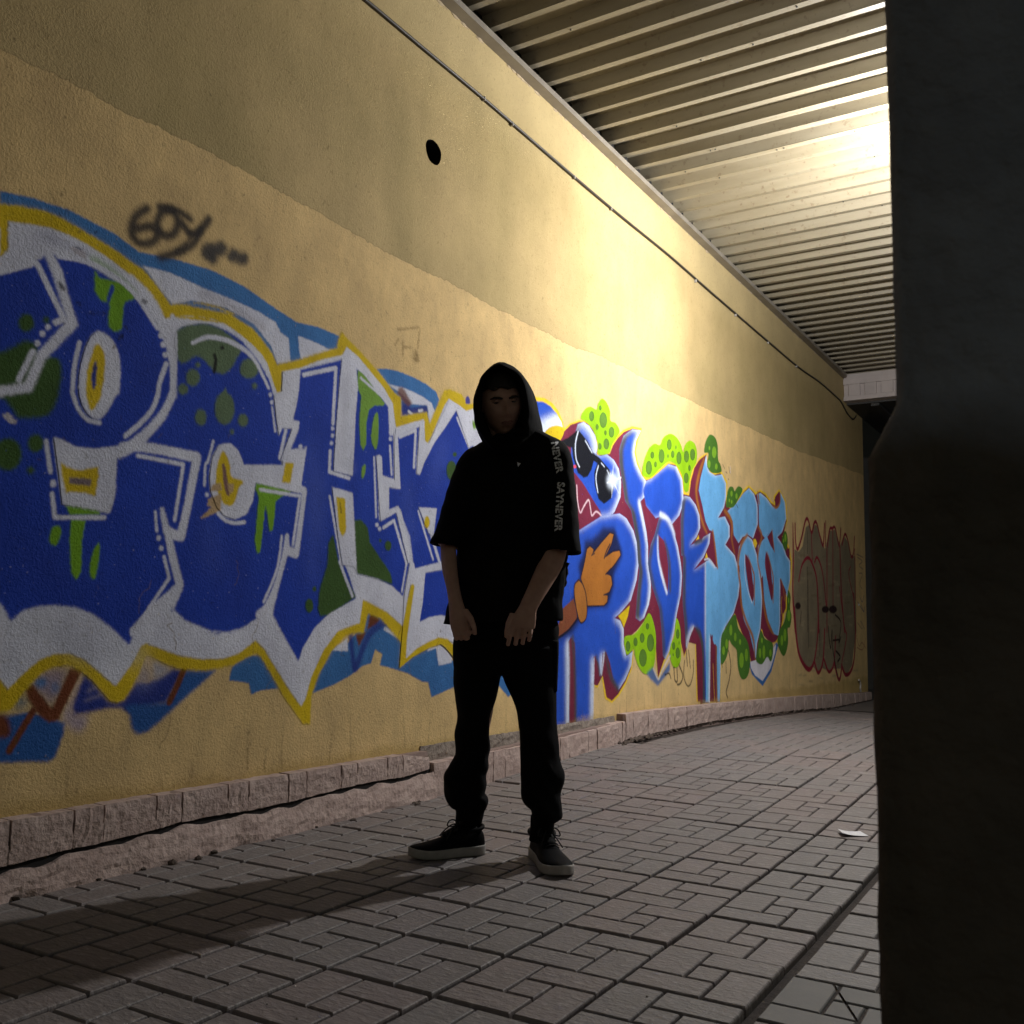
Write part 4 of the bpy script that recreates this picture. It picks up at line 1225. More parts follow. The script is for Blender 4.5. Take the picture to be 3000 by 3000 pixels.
PX_, PY_ = .3145, .3185
ANG = math.radians(1.0)
ca, sa = math.cos(ANG), math.sin(ANG)
slots = []
for i in range(-8, 9):
    for j in range(-8, 34):
        lx, ly = i * PX_, j * PY_
        # seam grid anchored on the measured corner, turned a degree off the wall
        x = -1.062 + lx * ca - ly * sa
        y = 2.856 + lx * sa + ly * ca
        if i >= 1:
            x += .011                          # the wide open seam; slabs right of it sit lower
        if x < -3.0 or y < .9 or x > 1.0:
            continue
        slots.append((x, y, i, j))
ranked = []
for x, y, i, j in slots:
    c = Vector((x + .15, y + .15, gz(y) - EYE.z))
    z = c.dot(CF)
    u, v = (1500 + FPX * c.dot(CR) / z, 1500 - FPX * c.dot(CU) / z) if z > .2 else (9e9, 9e9)
    vis = z > .2 and -150 < u < 2680 and v < 3200
    ranked.append((-(FPX / z) ** 2 * EYE.z / max(z, .2) if vis else 0.0, x, y, i, j))
ranked.sort()
rest = bmesh.new()
for n, (sc, x, y, i, j) in enumerate(ranked):
    rg = random.Random(i * 97 + j * 31)
    drop = -.016 if i >= 1 else 0.0
    z = gz(y + .15) + rg.uniform(-.001, .001) + drop
    slope = (gz(y + .3) - gz(y)) / .3
    Mx = Matrix.Translation((x, y, z)) @ Matrix.Rotation(ANG + rg.uniform(-.006, .006), 4, 'Z') @ Matrix.Rotation(slope + rg.uniform(-.003, .006), 4, 'X') @ Matrix.Rotation(rg.uniform(-.008, .008), 4, 'Y')
    if n < 290 and sc < 0:
        if (i, j) == (1, -2):
            o = bpy.data.objects.new('paving_slab', None)
            b_ = slab_bm(77, ((.10, .31, 0)[:2], (.26, -.02), .007))
            bmesh.ops.recalc_face_normals(b_, faces=b_.faces[:])
            me = bpy.data.meshes.new('cracked_paving_slab')
            b_.to_mesh(me)
            b_.free()
            me.materials.append(mat_simple('smooth_grey_paver', (.15, .142, .135), (.12, .115, .11), .7, 8.0, .15, 60.0, .003))
            bpy.data.objects.remove(o)
            o = bpy.data.objects.new('paving_slab', me)
            o['label'] = 'smooth grey paving slab split by a slanting crack'
        else:
            o = bpy.data.objects.new('paving_slab', slab_me[rg.randrange(4)])
        COL.objects.link(o)
        o.matrix_world = Mx
        o.parent = pavement
    else:
        tmp = bmesh.new()
        tmp.from_mesh(slab_me[rg.randrange(4)])
        bmesh.ops.transform(tmp, matrix=Mx, verts=tmp.verts[:])
        mm = bpy.data.meshes.new('tmp')
        tmp.to_mesh(mm)
        tmp.free()
        rest.from_mesh(mm)
        bpy.data.meshes.remove(mm)
o = from_bm('far_paving', rest, M_SLAB, pavement)
tag(o, kind='stuff')
# sandy bed between the slabs
bm = bmesh.new()
ys = [.2, 1, 2, 3.2, 4.2, 5.2, 6.2, 7.4, 8.4, 10, 11.5, 14]
bm_loft(bm, [[(-3.0, y, gz(y) - .021), (1.4, y, gz(y) - .021)] for y in ys], cap=False, closed=False)
from_bm('joint_bed', bm, M_SOIL, pavement)
# worn screed at the far end of the passage
bm = bmesh.new()
bm_loft(bm, [[(-2.82, y, gz(y) + .001), (1.6, y, gz(y) + .001)] for y in (11.3, 11.5, 12.5, 14, 17)], cap=False, closed=False)
from_bm('screed', bm, mat_simple('worn_screed', (.135, .115, .105), (.11, .095, .088), .8, 6.0, .3, 60.0, .004), pavement)

# ------------------------------------------------------------------ the wall
wall = empty('wall', (WALL_X - .15, 6.0, 0))
tag(wall, 'long yellow plastered wall covered in graffiti beside the paving', 'wall', kind='thing')
HY, HZ, HR = 3.823, 3.245, .066
bm = bmesh.new()
Y0w, Y1w, Z0w, Z1w = -3.0, 13.75, -.2, 4.6
oc = [bm.verts.new((WALL_X, y, z)) for y, z in ((Y0w, Z0w), (Y1w, Z0w), (Y1w, Z1w), (Y0w, Z1w))]
ic = [bm.verts.new((WALL_X, HY + HR * math.cos(a) * (1 + .06 * math.sin(3 * a)), HZ + HR * math.sin(a) * (1 + .05 * math.cos(2 * a)))) for a in np.linspace(0, 2 * PI, 22, endpoint=False)]
ee = [bm.edges.new((oc[k], oc[(k + 1) % 4])) for k in range(4)] + [bm.edges.new((ic[k], ic[(k + 1) % 22])) for k in range(22)]
bmesh.ops.triangle_fill(bm, use_beauty=True, use_dissolve=False, edges=ee)
bk = [bm.verts.new((WALL_X - .28, v.co.y, v.co.z)) for v in oc]
for k in range(4):
    bm.faces.new((oc[k], oc[(k + 1) % 4], bk[(k + 1) % 4], bk[k]))
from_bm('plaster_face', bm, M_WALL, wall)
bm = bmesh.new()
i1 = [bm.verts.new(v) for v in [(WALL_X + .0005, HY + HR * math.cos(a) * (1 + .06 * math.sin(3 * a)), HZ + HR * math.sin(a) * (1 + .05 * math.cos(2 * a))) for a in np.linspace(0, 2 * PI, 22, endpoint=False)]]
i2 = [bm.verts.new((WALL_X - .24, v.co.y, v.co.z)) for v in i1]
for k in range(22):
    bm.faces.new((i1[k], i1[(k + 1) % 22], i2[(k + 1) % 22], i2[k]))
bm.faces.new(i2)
o = from_bm('vent_hole', bm, M_BLACK, wall)
o['label'] = 'round black vent hole high in the plaster'
bm = bmesh.new()
bm_box(bm, (WALL_X - .29, Y0w, Z0w), (WALL_X - .281, Y1w, Z1w))
from_bm('wall_back', bm, M_BACK, wall)

# painted pieces: thin coats standing a hair proud of the plaster, cut to their outlines
MUR = [('graffiti_mural', 'big blue and white bubble letters outlined in yellow'), ('graffiti_mural', 'blue character with sunglasses and pointing hand among light blue letters'), ('graffiti_scrawl', 'dark red bubble scrawl at the dark end')]
cur, curid, deferred, level = None, 0, [], 0


def sheet(name, yz, x, parent, mat):
    pts = [Vector((x, float(a), float(b))) for a, b in yz]
    # drop repeated points
    q = [pts[0]]
    for p in pts[1:]:
        if (p - q[-1]).length > 1e-4:
            q.append(p)
    if (q[0] - q[-1]).length < 1e-4:
        q.pop()
    v2, _e, tri, *_r = delaunay_2d_cdt([Vector((p.y, p.z)) for p in q], [], [list(range(len(q)))], 1, 1e-5)
    me = bpy.data.meshes.new(name)
    me.from_pydata([(x, p.x, p.y) for p in v2], [], [tuple(t) for t in tri])
    bmx = bmesh.new()
    bmx.from_mesh(me)
    for f in bmx.faces:
        f.normal_update()
        if f.normal.x < 0:
            f.normal_flip()
    bmx.to_mesh(me)
    bmx.free()
    return link(name, me, mat, parent)


for name, yz, lab in SHEETS:
    if name == 'MURAL':
        curid, deferred, cur, level = yz, [], None, 0
    elif name == 'MURAL_OUTLINE':
        cur = sheet(MUR[curid][0], yz, WALL_X + .0012, wall, M_WALL)
        cur['label'] = MUR[curid][1]
        for nm, q in deferred:
            level += 1
            sheet(nm, q, WALL_X + .0004 + .00002 * level, cur, M_WALL)
    elif name == 'END':
        pass
    elif cur is None:
        deferred.append((name, yz))
    else:
        level += 1
        sheet(name, yz, WALL_X + .0015 + .00004 * level, cur, M_WALL)

# ------------------------------------------------------------------ plinth: bricks standing over a rough footing, in three stepped runs
plinth = empty('plinth', (0, 0, 0), wall)
plinth.matrix_parent_inverse = Matrix.Translation(-wall.location)
rgp = random.Random(3)


def ledge(y):
    return float(np.interp(y, [0, 1.8, 2.7, 3.8, 3.86, 3.87, 5.2, 6.03, 6.04, 6.6, 7.5, 9.4, 11, 13.3, 16], [.225, .222, .225, .228, .229, .168, .180, .216, .262, .258, .240, .195, .15, .068, .02]))


def rough_box(bm, y0, y1, zb0, zb1, zt0, zt1, xf, ny=6, nz=4, amp=.004, xb=WALL_X - .02, seed=0):
    """a block with a hacked, uneven face"""
    rg = random.Random(seed)
    grid = []
    for i in range(ny + 1):
        t = i / ny
        y = y0 + (y1 - y0) * t
        zb, zt = zb0 + (zb1 - zb0) * t, zt0 + (zt1 - zt0) * t
        col = []
        for k in range(nz + 1):
            s = k / nz
            ed = .6 if (k in (0, nz) or i in (0, ny)) else 1
            col.append(bm.verts.new((xf + rg.uniform(-amp, amp) - (.003 if k == nz else 0), y + (rg.uniform(-.002, .002) if 0 < i < ny else 0), zb + (zt - zb) * s + rg.uniform(-amp, amp) * ed)))
        col.append(bm.verts.new((xb, y, zt + rg.uniform(-.002, .002))))
        grid.append(col)
    for a, b in zip(grid, grid[1:]):
        for k in range(len(a) - 1):
            bm.faces.new((a[k], b[k], b[k + 1], a[k + 1]))
    for col in (grid[0], grid[-1]):
        lowv = bm.verts.new((xb, col[0].co.y, col[0].co.z))
        bm.faces.new(col + [lowv])


# joints between bricks measured on the photograph (first run), alternating headers and stretchers beyond
zcr = lambda y: float(np.interp(y, [.9, 1.75, 2.1, 2.5, 2.83, 3.2, 3.6, 3.77, 3.9], [.085, .088, .108, .122, .112, .132, .130, .134, .150])) + .004 * math.sin(y * 29)
js = [wall_yz(x * .7246, v, -2.84)[0] for x, v in ((43, 2440), (300, 2405), (422, 2385), (637, 2350), (740, 2332), (925, 2300), (1010, 2285), (1170, 2258), (1243, 2245), (1383, 2228), (1448, 2220), (1570, 2205), (1632, 2196))]
js = [.9, 1.22, 1.36] + [j for j in js if j > 1.45] + [3.865]
for k, (a, b) in enumerate(zip(js, js[1:])):
    bm = bmesh.new()
    g = .0075
    rough_box(bm, a + g * .5, b - g * .5, zcr(a), zcr(b), ledge(a), ledge(b) - .0005, -2.84 + rgp.uniform(-.0015, .0015), 8, 5, .0022, seed=k)
    from_bm('brick', bm, M_PLINTH, plinth)
y, k = 3.885, 100
while y < 13.6:
    w = (.118 if k % 2 else .245)
    if y < 6.03 < y + w:
        w = 6.03 - y - .003
    bm = bmesh.new()
    low = gz(y) - .02 if y < 6.0 else gz(y) + .012
    if k == 100:
        w = .16
    near = y < 9.0
    rough_box(bm, y + .0025, y + w - .0025, low, low, ledge(y + .01), ledge(y + w - .01) - .0005, -2.838 + rgp.uniform(-.003, .003) + (.012 if y < 6.03 else .004), 5 if near else 2, 5 if near else 2, .003 if near else .002, seed=k)
    if near:
        from_bm('brick', bm, M_PLINTH, plinth)
    else:
        from_bm('brick', bm, M_PLINTH, plinth)
    y += w
    k += 1
    if abs(y - 6.03) < .02:
        y = 6.045
# mortar behind the bricks and the exposed band above the second run
bm = bmesh.new()
for y0, y1 in ((.9, 3.86), (3.87, 6.03), (6.04, 8), (8, 10), (10, 12), (12, 13.7)):
    rough_box(bm, y0, y1, -.1 if y0 > 1 else .17, -.1 if y0 > 1 else .17, ledge(y0 + .01) - .004, ledge(y1 - .01) - .004, -2.850, 24, 3, .0015, seed=int(y0 * 10))
from_bm('mortar', bm, mat_simple('plinth_mortar', (.26, .185, .165), (.19, .135, .12), .9, 12.0, .5, 50.0, .006), plinth)
bm = bmesh.new()
for a, b in zip(js, js[1:]):
    rough_box(bm, a, b, zcr(a) + .002, zcr(b) + .002, zcr(a) + .052 + rgp.uniform(-.01, .012), zcr(b) + .052 + rgp.uniform(-.01, .012), -2.8405, 10, 3, .0018, seed=int(a * 100))
from_bm('mortar', bm, M_PLINTH, plinth)
M_EXP = mat_simple('bare_render', (.28, .235, .20), (.17, .14, .12), .95, 14.0, .9, 30.0, .015)
bm = bmesh.new()
rough_box(bm, 3.86, 6.00, .15, .17, .245, .25, -2.893, 60, 4, .004, seed=5)
from_bm('bare_band', bm, M_EXP, plinth)
# lower footing of the first run, split from the bricks by a black crack
bm = bmesh.new()
rg = random.Random(9)
ny, nz = 220, 9
grid = []
hn = lambda a, b: math.sin(a * 3.7 + 1.3 * math.sin(b * 2.1)) * .5 + math.sin(a * 9.1 + b * 5.7) * .3 + math.sin(a * 23.0 - b * 11.0) * .2
for i in range(ny + 1):
    y = .9 + (3.885 - .9) * i / ny
    crack = zcr(y) - .017 - .004 * math.sin(y * 41) - .003 * math.sin(y * 17 + 2) + rg.uniform(-.0012, .0012)
    bott = -2.806 + .006 * hn(y * 1.5, 0)
    chip = max(0, math.sin(y * 7.3 + 1)) ** 12 * .02
    col = []
    for k in range(nz + 1):
        s = k / nz
        x = bott + (-2.830 - bott) * s ** 2 + .0035 * hn(y * 4, s * 6) + rg.uniform(-.0012, .0012) - (chip * (1 - s) ** 2)
        col.append(bm.verts.new((x, y, -.03 + (crack + .03) * s)))
    col.append(bm.verts.new((-2.90, y, crack - .004)))
    grid.append(col)
for a, b in zip(grid, grid[1:]):
    for k in range(len(a) - 1):
        bm.faces.new((a[k], b[k], b[k + 1], a[k + 1]))
for c in (grid[0], grid[-1]):
    bm.faces.new(c + [bm.verts.new((-2.9, c[0].co.y, -.03))])
from_bm('rough_footing', bm, M_PLINTH, plinth)
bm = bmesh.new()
bm_box(bm, (-2.9, .9, -.05), (-2.848, 3.88, .16))  # black filler box, the crack's deep shade put in as colour
from_bm('crack_shade_fill', bm, M_BLACK, plinth)
# broken rubble where runs meet and along the foot of the third run
bm = bmesh.new()
for k in range(150):
    y = rgp.choice((rgp.gauss(6.05, .10), rgp.uniform(6.1, 8.0), rgp.uniform(6.1, 7.0), rgp.uniform(8.0, 12.5), rgp.uniform(1.2, 3.8), rgp.uniform(9.2, 10.0)))
    r = rgp.uniform(.006, .02) * (1.4 if 5.9 < y < 6.4 else .8)
    x = -2.80 + rgp.uniform(-.03, .03)
    q = bmesh.ops.create_icosphere(bm, subdivisions=1, radius=r)
    for v in q['verts']:
        v.co = Vector((x + v.co.x * rgp.uniform(.7, 1.3), y + v.co.y * rgp.uniform(.8, 1.6), gz(y) + .004 + v.co.z * rgp.uniform(.5, 1.0)))
o = from_bm('plinth_rubble', bm, mat_simple('rubble', (.10, .075, .06), (.05, .035, .03), .95, 30.0))
tag(o, kind='stuff')

# ------------------------------------------------------------------ canopy of profiled steel sheets
roof = empty('canopy', (-.6, 5.5, 4.15))
tag(roof, 'canopy of cream profiled steel sheets over the passage', 'canopy', kind='thing')
PIT = .2133
Z_B, DEP = 4.150, .074


def roof_panel_bm(n):
    bm = bmesh.new()
    prof = []
    for k in range(n):
        y = k * PIT
        prof += [(y, 0), (y + .042, 0), (y + .058, DEP), (y + .120, DEP), (y + .124, DEP - .005), (y + .132, DEP - .005), (y + .136, DEP), (y + PIT - .016, DEP)]
    prof.append((n * PIT, 0))
    lo_, hi_ = -2.897, 2.4
    up = [(y, z + .0015) for y, z in prof]
    ring = prof + up[::-1]
    bm_loft(bm, [[Vector((x, p[0], p[1])) for p in ring] for x in (lo_, hi_)])
    return bm


b_ = roof_panel_bm(5)
bmesh.ops.recalc_face_normals(b_, faces=b_.faces[:])
pm = bpy.data.meshes.new('roof_sheet')
b_.to_mesh(pm)
b_.free()
pm.materials.append(M_ROOF)
ystart = 4.242 - PIT * 30
k = 0
while ystart + k * 5 * PIT < 12.2:
    o = bpy.data.objects.new('roof_sheet', pm)
    COL.objects.link(o)
    o.parent = roof
    o.matrix_parent_inverse = Matrix.Translation(-roof.location)
    o.location = (0, ystart + k * 5 * PIT, Z_B + (k % 2) * .0035)
    k += 1
YEND = ystart + k * 5 * PIT
bm = bmesh.new()
bm_box(bm, (WALL_X + .001, -2.2, 4.088), (-2.832, 12.60, 4.096))
bm_box(bm, (-2.836, -2.2, 4.0965), (-2.832, 12.60, 4.125))
from_bm('edge_trim', bm, M_STEEL, roof)
bm = bmesh.new()
rg = random.Random(4)
for k in range(120):
    y = rg.uniform(1.5, 12.4)
    r = rg.uniform(.006, .02)
    q = bmesh.ops.create_icosphere(bm, subdivisions=1, radius=r)
    for v in q['verts']:
        v.co = Vector((WALL_X + v.co.x * .35, y + v.co.y * rg.uniform(1, 3), 4.082 + v.co.z * .6))
o = from_bm('mortar_crumbs', bm, mat_simple('crumbling_mortar', (.50, .40, .26), (.36, .28, .17), .95, 30.0), roof)
tag(o, kind='stuff')
bm = bmesh.new()
for k in range(60):
    y = ystart + PIT * rg.randrange(20, 58) + .022
    x = rg.uniform(-2.6, -.3)
    bmesh.ops.create_cone(bm, cap_ends=True, segments=6, radius1=.006, radius2=.004, depth=.006, matrix=Matrix.Translation((x, y, Z_B - .002)))
o = from_bm('roof_screw', bm, M_DARK, roof)
tag(o, kind='stuff')
# soffit board above the sheets keeps the night sky out
bm = bmesh.new()
bm_box(bm, (WALL_X - .28, -2.4, 4.30), (2.6, YEND + .2, 4.33))
from_bm('roof_deck', bm, M_DARK, roof)
bm = bmesh.new()
bm_box(bm, (WALL_X + .001, -2.2, 4.10), (WALL_X + .004, 12.6, 4.30))
from_bm('closing_strip', bm, M_BLACK, roof)

# white beam with recessed panels closing the far end
beam = empty('panelled_beam', (-1.0, 12.75, 3.92))
tag(beam, 'off-white beam with recessed panels across the far end of the canopy', 'beam', kind='thing')
Yb = 12.66
bm = bmesh.new()
bm_box(bm, (-2.895, Yb + .03, 3.79), (2.4, Yb + .16, 4.14))
from_bm('beam_core', bm, M_BEAM, beam)
bm = bmesh.new()
bm_box(bm, (-2.895, Yb, 3.79), (2.4, Yb + .0295, 3.845))
bm_box(bm, (-2.895, Yb, 4.000), (2.4, Yb + .0295, 4.07))
from_bm('rail', bm, M_BEAM, beam)
for k in range(25):
    x = -2.895 + .06 + k * .20
    bm = bmesh.new()
    bm_box(bm, (x, Yb + .002, 3.8455), (x + .145, Yb + .0295, 3.9995), .004)
    from_bm('panel', bm, M_BEAM, beam)
# dark lower soffit and navy board beyond the beam
so_ = empty('lower_soffit', (-1.0, 13.8, 3.7))
tag(so_, 'dark slatted soffit behind the white beam', 'soffit')
bm = bmesh.new()
bm_box(bm, (-2.895, Yb + .17, 3.77), (2.4, 15.2, 3.80))
from_bm('board', bm, M_DARK, so_)
for k in range(8):
    bm = bmesh.new()
    bm_box(bm, (-2.6 + k * .45, Yb + .2, 3.735), (-2.5 + k * .45, 15.1, 3.7695))
    from_bm('slat', bm, M_DARK, so_)
bm = bmesh.new()
bm_box(bm, (-2.72, 15.22, 3.32), (2.4, 15.30, 3.76), .01)
tag(from_bm('fascia_board', bm, M_NAVY), 'dark navy blue fascia board beyond the far end of the yellow wall', 'fascia')
bm = bmesh.new()
bm_box(bm, (-14, 17.5, -.3), (14, 17.9, 5.2))
o = from_bm('far_wall', bm, M_BACK)
tag(o, 'unlit dark wall closing the passage behind the yellow wall', 'wall', kind='thing')

# ------------------------------------------------------------------ cable clipped under the canopy
cab = empty('cable', (WALL_X, 7.0, 3.75))
tag(cab, 'thin black cable clipped along the top of the yellow wall', 'cable')
cp = [(1020, -40), (1072, 0), (1240, 141), (1415, 287), (1550, 404), (1682, 518), (1820, 634), (1960, 748), (2060, 836), (2150, 914), (2250, 1000), (2340, 1076), (2400, 1118), (2448, 1160), (2465, 1178), (2482, 1210), (2496, 1226), (2503, 1226), (2508, 1218)]
pts = []
for u, v in cp:
    y, z = wall_yz(u, v, WALL_X + .012)
    pts.append((WALL_X + .012, y, z))
pts = [Vector(p) for p in cr_curve(np.array([tuple(p) for p in pts]), False, 4)]
pts = [Vector((WALL_X + .012, -2.0, 3.76)), Vector((WALL_X + .012, 1.0, 3.75))] + pts
bm = bmesh.new()
bm_tube(bm, pts, .0085, 8)
from_bm('cable_run', bm, M_CABLE, cab, True)
for u, v in ((1418, 288), (1500, 362), (1682, 518), (1790, 610), (2038, 822), (2155, 922), (2250, 1002), (2333, 1072)):
    y, z = wall_yz(u, v, WALL_X + .012)
    bm = bmesh.new()
    bm_box(bm, (WALL_X + .0005, y - .006, z - .016), (WALL_X + .0215, y + .006, z + .011), .003)
    from_bm('clip', bm, M_CLIP, cab)

# stub of cable at the far foot of the wall
bm = bmesh.new()
q = [wall_yz(2250 + x * .207, 1700 + y * .207) for x, y in ((1262, 1410), (1280, 1430), (1287, 1480), (1282, 1530), (1290, 1575))]
bm_tube(bm, [(WALL_X + .02, y, z) for y, z in q], .012, 8)
tag(from_bm('pipe_stub', bm, M_CLIP), 'short bent pipe stub on the plinth at the dark end', 'pipe')

# ------------------------------------------------------------------ pillar close to the camera
def ray_at(u, v, dist):
    d = ray(u, v)
    h = math.hypot(d.x, d.y)
    return EYE + d * (dist / h)


pil = empty('pillar', (.25, .95, 0))
tag(pil, 'rough plastered pillar standing unlit close at the right', 'pillar', kind='thing')
eu = ray_at(2592, 700, .98)
el = ray_at(2540, 2150, .955)
ddir = Vector((eu.x, eu.y, 0)).normalized()
prt = Vector((ddir.y, -ddir.x, 0))
# the near face looks back at the camera, the left face runs away along the passage; the dado stands 2 cm proud
bm = bmesh.new()
rg = random.Random(12)
back = Vector((.28, .96, 0)).normalized()
rings = []
nz = 150
for k in range(nz + 1):
    z = -.04 + 4.188 * k / nz
    t = min(1, max(0, (z - 1.005) / .03))
    t = t * t * (3 - 2 * t)
    e = Vector((el.x, el.y, 0)).lerp(Vector((eu.x, eu.y, 0)), t)
    j = lambda s_=.0009: Vector((rg.uniform(-s_, s_), rg.uniform(-s_, s_), 0))
    c0 = e + j()
    rings.append([Vector((p.x, p.y, z)) for p in (c0 + prt * .014 + j(), c0 + prt * .10 + j(), c0 + prt * .2 + j(), c0 + prt * .34, c0 + prt * .34 + back * .45, c0 + back * .45 + prt * .02, c0 + back * .2 + prt * .006 + j(), c0 + back * .014 + j())])
bm_loft(bm, rings)
from_bm('shaft', bm, M_PILLAR, pil, True)

# ------------------------------------------------------------------ floodlight fixture
fl = empty('floodlight', LAMP)
tag(fl, 'lit floodlight on a bracket under the canopy behind the pillar', 'floodlight')
q = LAMP_DIR.to_track_quat('-Z', 'Y').to_matrix().to_4x4()


def lbox(bm, lo, hi, bev=.0):
    bb = bmesh.new()
    bm_box(bb, lo, hi, bev)
    bmesh.ops.transform(bb, matrix=Matrix.Translation(LAMP) @ q, verts=bb.verts[:])
    mm = bpy.data.meshes.new('t')
    bb.to_mesh(mm)
    bb.free()
    bm.from_mesh(mm)
    bpy.data.meshes.remove(mm)


bm = bmesh.new()
lbox(bm, (-.13, -.10, .03), (.13, .10, .10), .012)
for s in range(6):
    lbox(bm, (-.10 + s * .038, -.08, .101), (-.094 + s * .038, .08, .125))
from_bm('housing', bm, M_DARK, fl)
m_, nt_, b_ = new_mat('lit_glass')
b_.inputs['Emission Color'].default_value = (1, .93, .8, 1)
b_.inputs['Emission Strength'].default_value = 12.0
bm = bmesh.new()
lbox(bm, (-.11, -.08, .022), (.11, .08, .0295))
from_bm('glass', bm, m_, fl)
for s in (-1, 1):
    bm = bmesh.new()
    p0 = LAMP + (q @ Vector((.14 * s, 0, .06)))
    bm_tube(bm, [p0, Vector((p0.x, p0.y, Z_B - .001))], .008, 6)
    from_bm('bracket', bm, M_DARK, fl)

# ------------------------------------------------------------------ litter on the paving
bm = bmesh.new()
pc = []
for u, v in ((2455, 2437), (2520, 2435), (2545, 2449), (2468, 2449)):
    d = ray(u, v)
    t = (gz(3.9) + .012 - EYE.z) / d.z
    pc.append(EYE + d * t)
z0 = pc[0].z
rows = []
for t in np.linspace(0, 1, 6):
    lft = pc[0].lerp(pc[3], t)
    rgt = pc[1].lerp(pc[2], t)
    rows.append([Vector((lft.lerp(rgt, s).x, lft.lerp(rgt, s).y, pc[0].z + .012 * (1 - s) ** 3)) for s in np.linspace(0, 1, 7)])
top = [[bm.verts.new(p) for p in r] for r in rows]
bot = [[bm.verts.new(p - Vector((0, 0, .0008))) for p in r] for r in rows]
for g in (top, bot):
    for a, b in zip(g, g[1:]):
        for k in range(6):
            bm.faces.new((a[k], a[k + 1], b[k + 1], b[k]))
for k in range(6):
    bm.faces.new((top[0][k], top[0][k + 1], bot[0][k + 1], bot[0][k]))
    bm.faces.new((top[-1][k], top[-1][k + 1], bot[-1][k + 1], bot[-1][k]))
for k in range(5):
    bm.faces.new((top[k][0], top[k + 1][0], bot[k + 1][0], bot[k][0]))
    bm.faces.new((top[k][-1], top[k + 1][-1], bot[k + 1][-1], bot[k][-1]))
tag(from_bm('paper', bm, M_PAPER), 'small white sheet of paper lying on the paving near the pillar', 'paper')
bm = bmesh.new()
rg = random.Random(8)
for k in range(90):
    x, y = rg.uniform(-2.7, .2), rg.uniform(1.6, 10)
    r = rg.uniform(.0015, .004)
    qq = bmesh.ops.create_icosphere(bm, subdivisions=1, radius=r)
    for v in qq['verts']:
        v.co = Vector((x, y, gz(y) + .002)) + v.co * rg.uniform(.7, 1.3)
tag(from_bm('grit', bm, mat_simple('pale_grit', (.35, .32, .30), (.2, .18, .16), .9)), kind='stuff')

# ------------------------------------------------------------------ the man
def mat_cloth(name, c, c2, scale=140.0, rough=.9, bs=.25):
    m, nt, b = new_mat(name)
    pos = geo_pos(nt)
    nt.links.new(mixc(nt, ramp(nt, noise(nt, 9.0, 4.0, .6, pos), 0, 1, .3, .7), c, c2), b.inputs['Base Color'])
    b.inputs['Roughness'].default_value = rough
    b.inputs['Specular IOR Level'].default_value = .07
    b.inputs['Sheen Weight'].default_value = .0
    nb = bump(nt, noise(nt, 14.0, 3.0, .5, vmul(nt, pos, (1.0, 1.0, .7))), .35, .02)
    nb = bump(nt, noise(nt, scale * 3, 2.0, .5, pos), bs, .001, nb)
    nt.links.new(nb, b.inputs['Normal'])
    return m


M_TEE = mat_cloth('black_jersey', (.008, .008, .009), (.005, .005, .006))
M_TRS = mat_cloth('black_twill', (.006, .006, .007), (.004, .004, .005))
M_HOOD = mat_cloth('black_fleece', (.0045, .0045, .005), (.003, .003, .0035))
M_SKIN = mat_simple('skin', (.47, .29, .225), (.40, .23, .18), .6, 30.0, .15, 220.0, .001, spec=.3)
M_HAIR = mat_simple('dark_hair', (.020, .014, .010), (.012, .009, .007), .7, 60.0, .8, 160.0, .004, stretch=(1, 1, .3))
M_LEATHER = mat_simple('black_leather', (.006, .006, .007), None, .6, 30.0, .12, 120.0, .001, spec=.05)
M_SOLE = mat_simple('off_white_rubber', (.36, .335, .315), (.27, .25, .235), .7, 30.0)
M_LACE = mat_simple('black_lace', (.010, .010, .010), None, .9)
M_PRINT = mat_simple('grey_print', (.80, .80, .82), (.68, .68, .70), .7, 60.0)
M_EYE = mat_simple('eyeball', (.15, .13, .12), None, .3)  # whites darkened, shadow over the eyes is put into the colour
M_IRIS = mat_simple('iris', (.03, .025, .02), None, .3)
M_LIP = mat_simple('lip', (.27, .12, .10), None, .6)

MAN = P3(1500, 2500, 3.58)
MAN.z = 0
man = empty('person', MAN)
tag(man, 'person in a black hood, loose black T-shirt and jogger trousers standing with arms hanging', 'person')


def pring(uL, vL, uR, vR, dep, thick, n=28, p=2.3, tilt=0.0):
    """ring through the two silhouette pixels; thick = depth in metres"""
    L, R = P3(uL, vL, dep), P3(uR, vR, dep)
    c = (L + R) / 2
    a = (R - L) / 2
    b = PDIR * (thick / 2) + Vector((0, 0, tilt))
    out = []
    for k in range(n):
        t = 2 * PI * k / n
        x, y = math.cos(t), math.sin(t)
        x = math.copysign(abs(x) ** (2 / p), x)
        y = math.copysign(abs(y) ** (2 / p), y)
        out.append(c + a * x + b * y)
    return out


def dense(rows, sub=4):
    """interpolate section rows smoothly"""
    return [tuple(r) for r in cr_curve(np.array(rows, float), False, sub)]


def loft_rows(bm, rows, sub=4, **k):
    bm_loft(bm, [pring(*r, **k) for r in dense(rows, sub)])


def remesh(o, voxel, smooth=2, wrinkle=None):
    md = o.modifiers.new('join', 'REMESH')
    md.mode = 'VOXEL'
    md.voxel_size = voxel
    md.use_smooth_shade = True
    if smooth:
        s = o.modifiers.new('soft', 'SMOOTH')
        s.factor = .5
        s.iterations = smooth
    return o


def bake(o):
    """apply the modifiers so that copies and snapping see the final surface"""
    dg = bpy.context.evaluated_depsgraph_get()
    me = bpy.data.meshes.new_from_object(o.evaluated_get(dg), depsgraph=dg)
    mats = [m for m in o.data.materials]
    o.modifiers.clear()
    o.data = me
    if not len(me.materials):
        for m in mats:
            me.materials.append(m)
    me.polygons.foreach_set('use_smooth', [True] * len(me.polygons))
    return o


